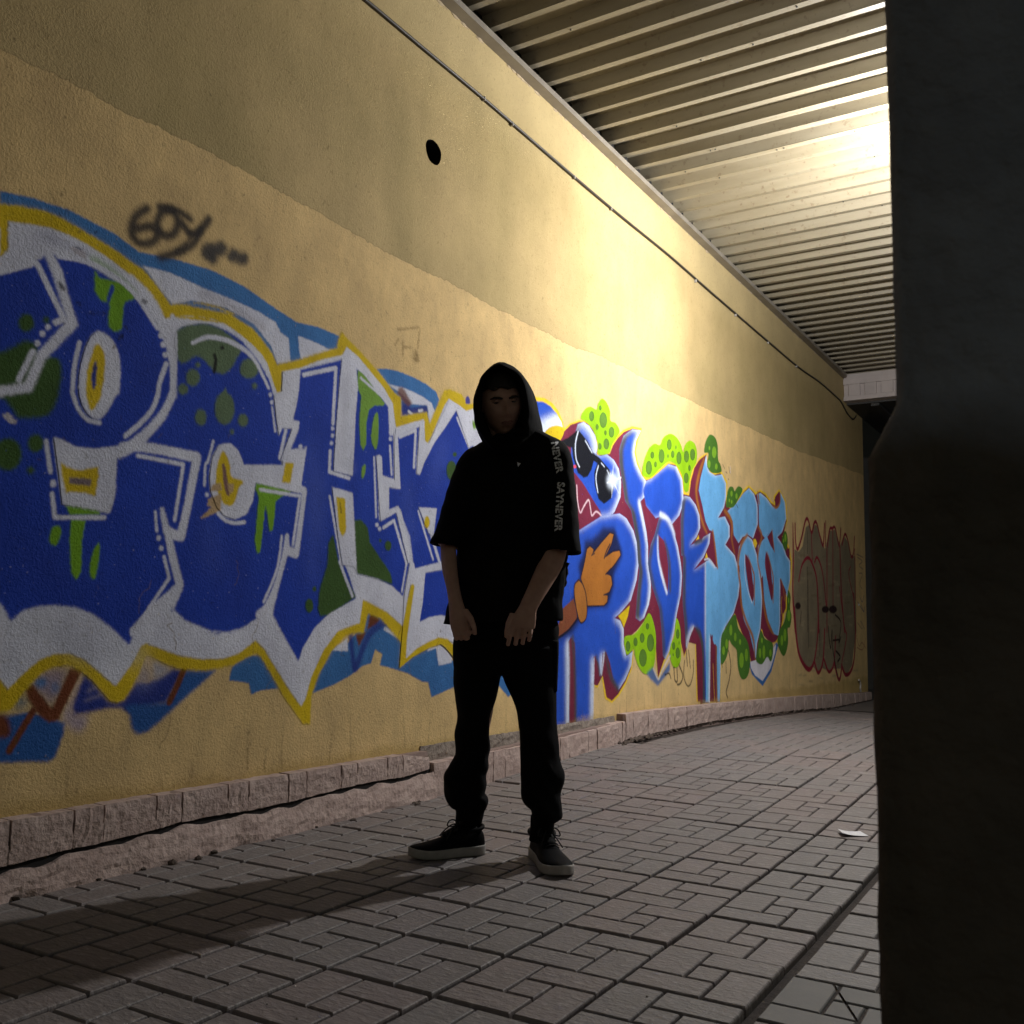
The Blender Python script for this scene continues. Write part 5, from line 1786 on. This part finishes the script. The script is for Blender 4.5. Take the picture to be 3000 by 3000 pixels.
def wrinkle(o, fn):
    me = o.data
    n = len(me.vertices)
    co = np.empty(n * 3)
    me.vertices.foreach_get('co', co)
    co = co.reshape(-1, 3)
    no = np.empty(n * 3)
    me.vertices.foreach_get('normal', no)
    no = no.reshape(-1, 3)
    co = co + no * fn(co)[:, None]
    me.vertices.foreach_set('co', co.reshape(-1))
    me.update()


# --- head, neck, arms, hands and the rest of the body as one skin
HD = 3.50                                       # depth of the head
hc = P3(1466, 1186, HD)
MPX = FPX / (hc - EYE).dot(CF)                  # pixels per metre at the head
eyeL, eyeR = P3(1430, 1192, HD), P3(1486, 1184, HD)
hx = (eyeR - eyeL).normalized()
hx = (hx * .93 + PDIR * .22).normalized()       # face turned a little to the picture's left
hz = Vector((0, 0, 1)) - PDIR * .20 + PRT * -.10
hz = (hz - hx * hz.dot(hx)).normalized()
hy = hx.cross(hz).normalized()                  # points out of the face
if hy.dot(PDIR) > 0:
    hy = -hy


def H(x, y, z):
    return hc + hx * x + hy * y + hz * z


def head_bm(bm):
    seg, rin = 72, 56
    g = lambda a, s: math.exp(-(a / s) ** 2)
    grid = []
    for i in range(rin + 1):
        th = PI * i / rin
        row = []
        for k in range(seg):
            ph = 2 * PI * k / seg
            sx, sy, sz = math.sin(th) * math.sin(ph), math.sin(th) * math.cos(ph), math.cos(th)
            x, y, z = sx * .075, sy * .096, sz * .118
            # skull wide above, jaw narrowing to the chin
            if z < 0:
                t = -z / .118
                x *= 1 - .36 * t ** 1.6
                y *= 1 - .18 * t ** 2 if sy < 0 else 1 - .03 * t
                if sy < 0:
                    y *= 1 - .35 * t
            else:
                y *= 1.0 + .04 * (sy < 0)
            f = max(0.0, sy) ** 1.0
            # flatten face
            y -= .010 * f * g(x, .05) * g(z + .02, .08)
            y += f * (.009 * g(z - .030, .011) * g(abs(x) - .024, .024)              # brow ridge
                      - .018 * g(z - .010, .013) * g(abs(x) - .033, .015)           # eye sockets
                      + .022 * g(x, .0085) * g(z + .012, .020)                      # nose bridge
                      + .020 * g(x, .012) * g(z + .036, .010)                       # nose tip
                      + .006 * g(abs(x) - .015, .007) * g(z + .040, .008)           # nostril wings
                      - .004 * g(x, .014) * g(z + .052, .006)
                      + .007 * g(abs(x) - .043, .017) * g(z + .022, .018)           # cheek bones
                      - .008 * g(abs(x) - .040, .014) * g(z + .062, .020)           # hollow cheeks
                      + .007 * g(x, .021) * g(z + .060, .006)                       # upper lip
                      - .006 * g(x, .023) * g(z + .068, .0028)                      # mouth line
                      + .007 * g(x, .018) * g(z + .076, .006)                       # lower lip
                      - .005 * g(x, .022) * g(z + .088, .006)
                      + .010 * g(x, .020) * g(z + .106, .014))                      # chin
            row.append(bm.verts.new(H(x, y, z)))
        grid.append(row)
    for a, b in zip(grid, grid[1:]):
        for k in range(seg):
            try:
                bm.faces.new((a[k], a[(k + 1) % seg], b[(k + 1) % seg], b[k]))
            except ValueError:
                pass
    # ears
    for s in (-1, 1):
        bm_ball(bm, H(.076 * s, -.006, -.006), (.011, .022, .034), 14, 10, Matrix((hx, hy, hz)).transposed())
        bm_ball(bm, H(.079 * s, -.004, -.032), (.007, .010, .010), 10, 8, Matrix((hx, hy, hz)).transposed())


bm = bmesh.new()
head_bm(bm)
bmesh.ops.remove_doubles(bm, verts=bm.verts[:], dist=1e-6)
bm_tube(bm, [H(0, -.03, -.03), H(0, -.035, -.10), P3(1505, 1330, 3.58), P3(1510, 1400, 3.60)], [.055, .056, .058, .07], 16)
# trunk and legs (under the clothes)
loft_rows(bm, [(1440, 1330, 1590, 1330, 3.60, .12), (1395, 1360, 1635, 1355, 3.60, .17), (1395, 1450, 1625, 1450, 3.60, .19), (1405, 1560, 1610, 1560, 3.60, .19), (1400, 1700, 1600, 1700, 3.60, .19), (1365, 1850, 1600, 1850, 3.60, .21), (1360, 1930, 1600, 1930, 3.60, .21)], 3, n=20)
bm_tube(bm, [P3(1408, 1890, 3.61), P3(1392, 2080, 3.62), P3(1380, 2200, 3.63), P3(1376, 2330, 3.69), P3(1374, 2430, 3.73)], [.080, .066, .052, .044, .030], 14)
bm_tube(bm, [P3(1558, 1890, 3.60), P3(1572, 2080, 3.59), P3(1580, 2200, 3.58), P3(1588, 2330, 3.60), P3(1588, 2445, 3.61)], [.080, .066, .052, .044, .030], 14)
# feet inside the shoes
bm_tube(bm, [P3(1376, 2440, 3.73), P3(1330, 2482, 3.70), P3(1260, 2496, 3.65)], [.028, .020, .014], 10)
bm_tube(bm, [P3(1588, 2455, 3.61), P3(1603, 2506, 3.53), P3(1628, 2542, 3.43)], [.026, .018, .014], 10)
# upper arms
bm_tube(bm, [P3(1405, 1365, 3.60), P3(1340, 1480, 3.58), P3(1314, 1600, 3.55)], [.060, .048, .040], 14)
bm_tube(bm, [P3(1622, 1360, 3.60), P3(1650, 1480, 3.58), P3(1634, 1600, 3.55)], [.060, .048, .042], 14)
# forearms: sections by their outline
loft_rows(bm, [(1290, 1590, 1336, 1590, 3.54, .075), (1292, 1640, 1338, 1640, 3.52, .078), (1297, 1680, 1341, 1675, 3.495, .072), (1308, 1725, 1346, 1715, 3.47, .062), (1314, 1768, 1356, 1762, 3.45, .048), (1316, 1800, 1368, 1795, 3.44, .040), (1318, 1830, 1378, 1828, 3.435, .036), (1323, 1850, 1378, 1852, 3.43, .030)], 3, n=18, p=2.0)
loft_rows(bm, [(1592, 1580, 1664, 1600, 3.54, .085), (1579, 1640, 1648, 1661, 3.50, .080), (1554, 1700, 1616, 1716, 3.45, .068), (1533, 1748, 1588, 1760, 3.41, .050), (1518, 1780, 1573, 1788, 3.40, .040), (1497, 1812, 1571, 1812, 3.395, .036), (1493, 1838, 1568, 1842, 3.39, .028)], 3, n=18, p=2.0)
# picture-left hand: fingers curled, index and thumb hanging
for k in range(3):
    u = 1331 + 14.5 * k
    bm_tube(bm, [P3(u, 1842, 3.43), P3(u + 3, 1862, 3.415), P3(u + 6, 1871, 3.425), P3(u + 7, 1864, 3.455), P3(u + 6, 1850, 3.46)], [.0095, .0092, .0088, .0082, .007], 8)
bm_tube(bm, [P3(1372, 1838, 3.427), P3(1374, 1858, 3.407), P3(1371, 1870, 3.415), P3(1366, 1862, 3.443)], [.0095, .009, .0085, .007], 8)
bm_tube(bm, [P3(1362, 1790, 3.435), P3(1379, 1812, 3.412), P3(1389, 1840, 3.402), P3(1392, 1860, 3.408)], [.013, .0115, .0095, .007], 9)
# picture-right hand: back of the hand to the camera, fingers pointing down
for b0, m0, t0, r0 in (((1502, 1832), (1494, 1862), (1488, 1889), .0088), ((1519, 1838), (1514, 1866), (1510, 1887), .0092), ((1538, 1841), (1534, 1866), (1531, 1885), .0089), ((1556, 1838), (1554, 1858), (1550, 1876), .0080)):
    bm_tube(bm, [P3(*b0, 3.39), P3(*m0, 3.372), P3(*t0, 3.388), P3(t0[0] + 1, t0[1] - 6, 3.408)], [r0 * 1.08, r0, r0 * .9, r0 * .75], 8)
bm_tube(bm, [P3(1503, 1800, 3.39), P3(1490, 1826, 3.373), P3(1485, 1850, 3.371), P3(1483, 1868, 3.379)], [.0125, .0108, .0092, .007], 9)
body = from_bm('body', bm, M_SKIN, man, True)
remesh(body, .0036, 1)

# eyes, brows, lips
Rm = Matrix((hx, hy, hz)).transposed()
for s in (-1, 1):
    bm = bmesh.new()
    bm_ball(bm, H(.031 * s, .0640, .009), (.0125, .0125, .0105), 16, 12, Rm)
    e = from_bm('eye', bm, M_EYE, man, True)
    bm = bmesh.new()
    bm_ball(bm, H(.030 * s - .002, .0740, .008), (.0055, .0035, .0055), 12, 8, Rm)
    from_bm('iris', bm, M_IRIS, e, True)
    bm = bmesh.new()
    bm_tube(bm, [H(.012 * s, .0880, .0185), H(.025 * s, .0875, .0225), H(.040 * s, .0795, .0245), H(.052 * s, .0665, .0205)], [.0035, .0048, .0040, .002], 8)
    from_bm('eyebrow', bm, M_HAIR, man, True)
    bm = bmesh.new()
    bm_tube(bm, [H(.017 * s, .0735, .0105), H(.031 * s, .0780, .0140), H(.046 * s, .0670, .0105)], [.003, .0052, .003], 8)
    from_bm('eyelid', bm, M_SKIN, man, True)
bm = bmesh.new()
bm_tube(bm, [H(-.024, .0755, -.067), H(-.010, .0865, -.0625), H(0, .0878, -.0640), H(.010, .0865, -.0625), H(.024, .0755, -.067)], [.001, .0032, .003, .0032, .001], 8)
bm_tube(bm, [H(-.022, .0755, -.0695), H(0, .0868, -.0745), H(.022, .0755, -.0695)], [.001, .0042, .001], 8)
from_bm('lips', bm, M_LIP, man, True)

# hair: cap with a short fringe
bm = bmesh.new()
rg = random.Random(2)
grid = []
for i in range(19):
    th = (PI * .64) * i / 18
    row = []
    for k in range(44):
        ph = 2 * PI * k / 44
        sx, sy, sz = math.sin(th) * math.sin(ph), math.sin(th) * math.cos(ph), math.cos(th)
        lim = math.pi * (.345 if sy > .25 else .64)
        t2 = min(th, lim + .03 * math.sin(9 * ph) + rg.uniform(-.015, .015))
        sx, sy, sz = math.sin(t2) * math.sin(ph), math.sin(t2) * math.cos(ph), math.cos(t2)
        r = 1.075 + rg.uniform(-.008, .008)
        row.append(bm.verts.new(H(sx * .075 * r, sy * .096 * r - .002, sz * .118 * r)))
    grid.append(row)
for a, b in zip(grid, grid[1:]):
    for k in range(44):
        try:
            bm.faces.new((a[k], a[(k + 1) % 44], b[(k + 1) % 44], b[k]))
        except ValueError:
            pass
bmesh.ops.remove_doubles(bm, verts=bm.verts[:], dist=1e-5)
hair = from_bm('hair', bm, M_HAIR, man, True)
sd = hair.modifiers.new('thick', 'SOLIDIFY')
sd.thickness = .006

# --- hood
def hood_ring(px, dep):
    q = cr_curve(np.array(px, float), True, 4)
    return [P3(u, v, d) for u, v, d in zip(q[:, 0], q[:, 1], q[:, 2])]


# closed outlines clockwise from the crown: (u, v, depth)
rim = [(1452, 1070, 3.370), (1490, 1080, 3.370), (1520, 1108, 3.380), (1537, 1155, 3.390), (1541, 1210, 3.395), (1534, 1256, 3.429), (1508, 1292, 3.409), (1474, 1304, 3.389), (1438, 1288, 3.379), (1408, 1252, 3.379), (1395, 1206, 3.340), (1397, 1150, 3.350), (1412, 1105, 3.360)]
lin = [(1456, 1080, 3.420), (1488, 1090, 3.420), (1514, 1116, 3.430), (1529, 1160, 3.440), (1531, 1210, 3.440), (1524, 1252, 3.467), (1503, 1284, 3.442), (1474, 1296, 3.422), (1444, 1280, 3.413), (1418, 1246, 3.413), (1407, 1206, 3.385), (1408, 1150, 3.400), (1422, 1110, 3.410)]
deep = [(1460, 1095, 3.58), (1488, 1104, 3.58), (1512, 1130, 3.58), (1524, 1168, 3.58), (1526, 1212, 3.58), (1520, 1250, 3.57), (1501, 1290, 3.54), (1475, 1300, 3.52), (1448, 1284, 3.52), (1428, 1246, 3.53), (1420, 1206, 3.54), (1422, 1156, 3.56), (1434, 1118, 3.57)]
out1 = [(1457, 1062, 3.400), (1496, 1067, 3.420), (1530, 1094, 3.430), (1553, 1136, 3.440), (1566, 1200, 3.450), (1562, 1262, 3.473), (1530, 1308, 3.433), (1478, 1322, 3.402), (1430, 1298, 3.393), (1397, 1256, 3.397), (1386, 1208, 3.370), (1391, 1148, 3.380), (1411, 1096, 3.390)]
out2 = [(1460, 1063, 3.520), (1498, 1069, 3.530), (1534, 1098, 3.540), (1560, 1145, 3.550), (1583, 1212, 3.560), (1595, 1282, 3.563), (1560, 1330, 3.533), (1490, 1345, 3.493), (1430, 1320, 3.483), (1400, 1268, 3.493), (1391, 1210, 3.480), (1396, 1150, 3.500), (1420, 1094, 3.510)]
out3 = [(1466, 1078, 3.64), (1498, 1086, 3.64), (1530, 1112, 3.65), (1554, 1156, 3.66), (1576, 1220, 3.67), (1592, 1290, 3.68), (1560, 1340, 3.66), (1500, 1352, 3.64), (1445, 1330, 3.63), (1416, 1272, 3.62), (1408, 1214, 3.62), (1414, 1158, 3.63), (1434, 1106, 3.64)]
out4 = [(1478, 1130, 3.71), (1498, 1138, 3.71), (1520, 1158, 3.72), (1538, 1190, 3.73), (1552, 1236, 3.74), (1562, 1290, 3.76), (1548, 1330, 3.75), (1505, 1342, 3.73), (1462, 1324, 3.72), (1440, 1280, 3.71), (1434, 1226, 3.71), (1442, 1180, 3.71), (1456, 1148, 3.71)]
bm = bmesh.new()
rings = [hood_ring(r, 0) for r in (deep, lin, rim, out1, out2, out3, out4)]
bm_loft(bm, rings, cap=False)
bm.faces.new([v for v in bm.verts][-len(rings[0]):])
hood = from_bm('hood', bm, M_HOOD, man, True)
sb = hood.modifiers.new('soft', 'SUBSURF')
sb.levels = sb.render_levels = 2
bake(hood)
wrinkle(hood, lambda c: .0028 * np.sin(c[:, 2] * 46 + c[:, 0] * 33) * np.sin(c[:, 0] * 61 + c[:, 2] * 20) + .002 * np.sin(c[:, 0] * 120 + c[:, 2] * 30))

# --- T-shirt: trunk, collar mound and two wide sleeves, merged
bm = bmesh.new()
loft_rows(bm, [(1448, 1272, 1584, 1262, 3.56, .17), (1425, 1292, 1612, 1280, 3.58, .22), (1388, 1312, 1648, 1298, 3.60, .245), (1360, 1345, 1668, 1330, 3.60, .26), (1350, 1410, 1672, 1405, 3.60, .26), (1345, 1500, 1672, 1500, 3.60, .26), (1338, 1600, 1670, 1600, 3.60, .26),
               (1328, 1690, 1655, 1690, 3.60, .26), (1313, 1765, 1648, 1765, 3.60, .265), (1298, 1822, 1648, 1812, 3.60, .27), (1295, 1830, 1648, 1818, 3.60, .27), (1305, 1828, 1640, 1816, 3.60, .25), (1322, 1780, 1630, 1780, 3.60, .23)], 3)
loft_rows(bm, [(1385, 1310, 1450, 1340, 3.60, .12), (1350, 1338, 1440, 1370, 3.59, .16), (1319, 1410, 1415, 1430, 3.58, .19), (1297, 1484, 1395, 1500, 3.57, .20), (1276, 1556, 1368, 1575, 3.56, .21), (1262, 1588, 1346, 1606, 3.56, .215), (1262, 1592, 1345, 1609, 3.56, .215), (1268, 1588, 1338, 1604, 3.56, .195), (1288, 1540, 1350, 1556, 3.57, .16)], 3)
loft_rows(bm, [(1590, 1322, 1652, 1296, 3.60, .12), (1590, 1370, 1674, 1334, 3.59, .17), (1592, 1410, 1682, 1392, 3.58, .20), (1596, 1475, 1690, 1466, 3.57, .22), (1596, 1560, 1698, 1560, 3.56, .23), (1593, 1612, 1702, 1618, 3.56, .235), (1593, 1616, 1702, 1626, 3.56, .235), (1599, 1612, 1696, 1620, 3.56, .215), (1606, 1560, 1686, 1566, 3.57, .18)], 3)
tee = from_bm('t_shirt', bm, M_TEE, man, True)
remesh(tee, .0065, 3)
bake(tee)


def folds(c):
    z, r = c[:, 2], (c[:, 0] - MAN.x) * PRT.x + (c[:, 1] - MAN.y) * PRT.y
    return .0035 * np.sin(r * 34 + np.sin(z * 9) * 2.2) * np.clip((1.35 - z) * 1.6, 0, 1) + .0025 * np.sin(z * 38 + r * 50 + np.sin(r * 27)) * np.clip(1 - abs(z - 1.0) * 3.5, 0, 1) + .0007 * np.sin(z * 90 + r * 60)


wrinkle(tee, folds)
# hanging back panel seen behind the arm
bm = bmesh.new()
rows = []
for uL, uR, v, dep in ((1632, 1668, 1650, 3.63), (1634, 1667, 1664, 3.64), (1634, 1661, 1690, 3.645), (1634, 1658, 1715, 3.645), (1632, 1650, 1745, 3.64), (1630, 1646, 1765, 3.63)):
    rows.append((uL, v - 3, uR, v, dep, .05))
loft_rows(bm, rows, 3, n=14)
f_ = from_bm('shirt_tail', bm, M_TEE, man, True)
wrinkle(f_, lambda c: .003 * np.sin(c[:, 2] * 160) + .002 * np.sin(c[:, 2] * 70))

# --- trousers
bm = bmesh.new()
loft_rows(bm, [(1345, 1760, 1622, 1760, 3.60, .21), (1330, 1850, 1636, 1840, 3.60, .24), (1326, 1900, 1632, 1890, 3.60, .25), (1325, 1950, 1630, 1950, 3.60, .26), (1335, 1975, 1620, 1975, 3.60, .22)], 3)
loft_rows(bm, [(1327, 1900, 1474, 1900, 3.61, .24), (1326, 1960, 1469, 1960, 3.61, .235), (1327, 2000, 1461, 2000, 3.61, .23), (1333, 2050, 1453, 2050, 3.62, .22), (1338, 2100, 1437, 2104, 3.62, .205), (1332, 2145, 1436, 2140, 3.62, .20), (1335, 2180, 1438, 2180, 3.63, .195), (1333, 2212, 1435, 2212, 3.64, .195),
               (1311, 2250, 1430, 2249, 3.65, .20), (1297, 2284, 1424, 2284, 3.67, .205), (1300, 2318, 1420, 2320, 3.68, .205), (1309, 2344, 1419, 2340, 3.69, .20), (1324, 2362, 1417, 2352, 3.70, .17), (1336, 2366, 1418, 2362, 3.71, .145), (1338, 2385, 1416, 2385, 3.72, .125), (1335, 2408, 1412, 2408, 3.73, .115), (1340, 2420, 1410, 2420, 3.73, .10)], 3)
loft_rows(bm, [(1408, 2336, 1427, 2334, 3.66, .09), (1403, 2346, 1431, 2342, 3.66, .10), (1402, 2360, 1430, 2354, 3.665, .10), (1400, 2376, 1420, 2370, 3.68, .09), (1398, 2390, 1412, 2386, 3.69, .06)], 2, n=14)
loft_rows(bm, [(1464, 1900, 1631, 1895, 3.60, .24), (1470, 1960, 1630, 1960, 3.60, .235), (1480, 2000, 1629, 2000, 3.60, .23), (1499, 2047, 1629, 2047, 3.59, .22), (1512, 2086, 1630, 2086, 3.59, .21), (1518, 2130, 1632, 2130, 3.585, .20), (1520, 2170, 1635, 2170, 3.58, .20), (1524, 2224, 1642, 2226, 3.58, .20),
               (1522, 2268, 1653, 2266, 3.58, .205), (1524, 2306, 1647, 2308, 3.585, .205), (1528, 2338, 1645, 2344, 3.59, .20), (1540, 2360, 1647, 2374, 3.595, .18), (1552, 2370, 1650, 2392, 3.60, .165), (1556, 2394, 1642, 2402, 3.605, .14), (1558, 2408, 1628, 2408, 3.61, .12), (1562, 2426, 1617, 2426, 3.61, .10)], 3)
trs = from_bm('trousers', bm, M_TRS, man, True)
remesh(trs, .006, 3)
bake(trs)


def tfolds(c):
    z, r = c[:, 2], (c[:, 0] - MAN.x) * PRT.x + (c[:, 1] - MAN.y) * PRT.y
    low = np.clip((.62 - z) * 2.2, 0, 1)
    return .0035 * np.sin(z * 58 + r * 44 + 2.5 * np.sin(r * 31 + z * 9)) * low * np.clip(z * 6 - .6, 0, 1) + .0035 * np.sin(z * 40 - r * 40) * np.clip(1 - abs(z - .82) * 4, 0, 1) + .0025 * np.sin(r * 60 + z * 8)


wrinkle(trs, tfolds)
# cargo pocket on the outer thigh
bm = bmesh.new()
loft_rows(bm, [(1600, 1876, 1634, 1876, 3.60, .13), (1598, 1882, 1637, 1882, 3.60, .15), (1598, 1960, 1635, 1960, 3.60, .15), (1600, 2024, 1632, 2024, 3.60, .13)], 2, n=16, p=3.2)
from_bm('cargo_pocket', bm, M_TRS, man, True)

# --- sleeve lettering and small marks, laid on the cloth
def bvh_of(o):
    me = o.data
    return BVHTree.FromPolygons([v.co.copy() for v in me.vertices], [tuple(p.vertices) for p in me.polygons])


BT = bvh_of(tee)


def on_cloth(u, v, off=.0022, bt=None, dep=3.5):
    d = ray(u, v).normalized()
    hit = (bt or BT).ray_cast(EYE, d)
    p = hit[0] if hit[0] is not None else P3(u, v, dep)
    return p - d * off


def text_mesh(s):
    cu = bpy.data.curves.new('t', 'FONT')
    cu.body = s
    cu.size = 1.0
    cu.offset = .036
    cu.space_character = 1.05
    ob = bpy.data.objects.new('t', cu)
    COL.objects.link(ob)
    dg = bpy.context.evaluated_depsgraph_get()
    me = bpy.data.meshes.new_from_object(ob.evaluated_get(dg))
    bpy.data.objects.remove(ob)
    return me


def sleeve_text(s, path, height, name):
    """letters run along path (pixel points), their tops to the picture's right; a stencil gap runs through them"""
    me = text_mesh(s)
    bm = bmesh.new()
    bm.from_mesh(me)
    xs = [v.co.x for v in bm.verts]
    ys = [v.co.y for v in bm.verts]
    x0, x1, y0, y1 = min(xs), max(xs), min(ys), max(ys)
    ym = (y0 + y1) * .5
    for yc, sgn in ((ym - .035, 1), (ym + .035, -1)):
        pass
    geo = bm.verts[:] + bm.edges[:] + bm.faces[:]
    bmesh.ops.bisect_plane(bm, geom=geo, plane_co=(0, ym - .03, 0), plane_no=(0, 1, 0))
    geo = bm.verts[:] + bm.edges[:] + bm.faces[:]
    bmesh.ops.bisect_plane(bm, geom=geo, plane_co=(0, ym + .03, 0), plane_no=(0, 1, 0))
    kill = [f for f in bm.faces if abs(f.calc_center_median().y - ym) < .03]
    bmesh.ops.delete(bm, geom=kill, context='FACES')
    for k in range(1, 24):
        geo = bm.verts[:] + bm.edges[:] + bm.faces[:]
        bmesh.ops.bisect_plane(bm, geom=geo, plane_co=(x0 + (x1 - x0) * k / 24, 0, 0), plane_no=(1, 0, 0))
    q = cr_curve(np.array(path, float), False, 12)
    dist = np.concatenate([[0], np.cumsum(np.hypot(*np.diff(q, axis=0).T))])
    for v in bm.verts:
        t = (v.co.x - x0) / (x1 - x0) * dist[-1]
        h = (v.co.y - y0) / (y1 - y0)
        px_ = np.array([np.interp(t, dist, q[:, 0]), np.interp(t, dist, q[:, 1])])
        e = np.array([np.interp(t + 1, dist, q[:, 0]) - np.interp(t - 1, dist, q[:, 0]), np.interp(t + 1, dist, q[:, 1]) - np.interp(t - 1, dist, q[:, 1])])
        e = e / (np.hypot(*e) + 1e-9)
        nrm = np.array([e[1], -e[0]])
        p = px_ + nrm * (h * height)
        v.co = on_cloth(*p)
    return from_bm(name, bm, M_PRINT, man)


sleeve_text('SAYNEVER', [(1633, 1412), (1629, 1460), (1626, 1510), (1624, 1557)], 23, 'sleeve_lettering')
sleeve_text('NEVER', [(1614, 1296), (1617, 1318), (1622, 1345), (1630, 1388)], 22, 'sleeve_lettering')
bm = bmesh.new()
bm.faces.new([bm.verts.new(on_cloth(u, v)) for u, v in ((1515, 1353), (1520, 1356), (1526, 1357), (1522, 1362), (1518, 1368), (1516, 1362))])
from_bm('chest_mark', bm, M_PRINT, man)

# --- socks and shoes
bm = bmesh.new()
bm_tube(bm, [P3(1374, 2385, 3.725), P3(1376, 2420, 3.73), P3(1370, 2452, 3.73)], [.047, .046, .048], 18)
sock = from_bm('sock', bm, M_TEE, man, True)
bm = bmesh.new()
bm_tube(bm, [P3(1590, 2390, 3.61), P3(1588, 2430, 3.61), P3(1588, 2462, 3.61)], [.043, .043, .047], 18)
from_bm('sock', bm, M_TEE, man, True)
SBT = bvh_of(sock)
bm = bmesh.new()
for poly_ in ([(1363, 2399), (1379, 2401), (1380, 2420), (1376, 2420), (1375, 2404), (1363, 2404)], [(1364, 2407), (1372, 2408), (1372, 2424), (1364, 2421)], [(1384, 2403), (1388, 2403), (1388, 2424), (1384, 2423)], [(1391, 2405), (1396, 2404), (1398, 2424), (1394, 2425), (1392, 2412)]):
    bm.faces.new([bm.verts.new(on_cloth(u, v, .002, SBT, 3.68)) for u, v in poly_])
from_bm('sock_print', bm, M_PRINT, sock)


def shoe(heel, toe, out, name='shoe'):
    """heel / toe: ground points at the ends; out: +1 when the outer side is to the right of the walking direction"""
    ax = Vector((toe.x - heel.x, toe.y - heel.y, 0))
    Ln = ax.length
    ax.normalize()
    sd_ = Vector((ax.y, -ax.x, 0))
    root_z = 0.0

    def S(x, y, z):
        return Vector((heel.x, heel.y, 0)) + ax * (x * Ln) + sd_ * y + Vector((0, 0, z + root_z))
    # outline: half widths on both sides along the length
    xs = [0, .02, .06, .14, .28, .42, .56, .70, .82, .91, .97, 1.0]
    wr = [.004, .020, .031, .036, .034, .036, .043, .048, .045, .035, .020, .004]
    wl = [.004, .020, .031, .035, .030, .028, .036, .044, .044, .036, .022, .004]
    if out < 0:
        wr, wl = wl, wr
    k = Ln / .285
    outl = [(x, w) for x, w in zip(xs, wr)] + [(x, -w) for x, w in list(zip(xs, wl))[::-1]]
    sh = empty(name, (heel.x, heel.y, 0), man)
    sh.matrix_parent_inverse = Matrix.Translation(-man.location)
    lift = lambda x: .012 * max(0, (x - .72) / .28) ** 2
    bm = bmesh.new()
    rings = []
    for z, g in ((.001, .94), (.006, .99), (.024, 1.0), (.029, .985), (.031, .93)):
        rings.append([S(.5 + (x - .5) * (.985 + .015 * g), y * g * k, z + lift(x) + (.006 * (1 - x) if z > .02 else 0)) for x, y in outl])
    bm_loft(bm, rings)
    so1 = from_bm('sole', bm, M_SOLE, sh, True)
    # upper: sections across the foot
    bm = bmesh.new()
    sec = []
    for x, h, wf, flat in ((.015, .062, .62, 0), (.05, .088, .80, 0), (.12, .096, .86, 0), (.22, .098, .84, 0), (.32, .096, .84, 0), (.42, .088, .86, 0), (.52, .076, .88, 0), (.62, .065, .90, 0), (.72, .057, .92, 0), (.82, .050, .92, 0), (.90, .044, .90, 0), (.955, .038, .86, 0), (.985, .032, .6, 0)):
        a = float(np.interp(x, xs, wr)) * k * .97
        b = float(np.interp(x, xs, wl)) * k * .97
        r = []
        for t in np.linspace(0, PI, 15):
            c, s = math.cos(t), math.sin(t)
            y = (a if c > 0 else b) * math.copysign(abs(c) ** .75, c) * (1 - (1 - wf) * s * .9)
            r.append(S(x, y, .024 + lift(x) + (h - .024) * s ** .8))
        for t in np.linspace(PI, 2 * PI, 7)[1:-1]:
            r.append(S(x, (a if math.cos(t) > 0 else b) * math.cos(t) * .9, .022 + lift(x)))
        sec.append(r)
    bm_loft(bm, sec)
    up_ = from_bm('upper', bm, M_LEATHER, sh, True)
    ss = up_.modifiers.new('soft', 'SUBSURF')
    ss.levels = ss.render_levels = 2
    # collar roll and heel tab
    bm = bmesh.new()
    ringp = [S(.175 + .130 * math.cos(t), .036 * k * math.sin(t), .092 + .008 * math.cos(t + PI)) for t in np.linspace(0, 2 * PI, 22)]
    bm_tube(bm, ringp, .0075, 8)
    from_bm('collar', bm, M_LEATHER, sh, True)
    # tongue
    bm = bmesh.new()
    tg = []
    for x, z, w in ((.56, .078, .016), (.46, .091, .019), (.38, .103, .021), (.32, .118, .022), (.30, .124, .019)):
        tg.append([S(x, w * math.cos(t), z + .005 * math.sin(t)) for t in np.linspace(0, 2 * PI, 12, endpoint=False)])
    bm_loft(bm, tg)
    from_bm('tongue', bm, M_LEATHER, sh, True)
    # laces
    bm = bmesh.new()
    for n in range(5):
        x = .58 - n * .052
        z = .074 + n * .0075
        bm_tube(bm, [S(x + .015, -.024, z - .006), S(x, -.008, z + .004), S(x - .004, .008, z + .004), S(x - .02, .024, z - .006)], .0024, 6)
    for s in (-1, 1):
        lp = [S(.36, 0, .108), S(.39, s * .018, .122), S(.44, s * .034, .118), S(.46, s * .040, .100), S(.42, s * .028, .098), S(.37, s * .004, .106)]
        bm_tube(bm, [Vector(p) for p in cr_curve(np.array([tuple(p) for p in lp]), False, 4)], .0026, 6)
        lp = [S(.36, 0, .108), S(.43, s * .012, .108), S(.50, s * .026, .090), S(.56, s * .040, .066)]
        bm_tube(bm, [Vector(p) for p in cr_curve(np.array([tuple(p) for p in lp]), False, 4)], .0024, 6)
    from_bm('laces', bm, M_LACE, sh, True)
    return sh


def on_ground(u, v, z=.004):
    d = ray(u, v)
    t = (z - EYE.z) / d.z
    return EYE + d * t


shoe(on_ground(1421, 2497), on_ground(1196, 2514), -1)
shoe(on_ground(1573, 2500), on_ground(1652, 2572), 1)
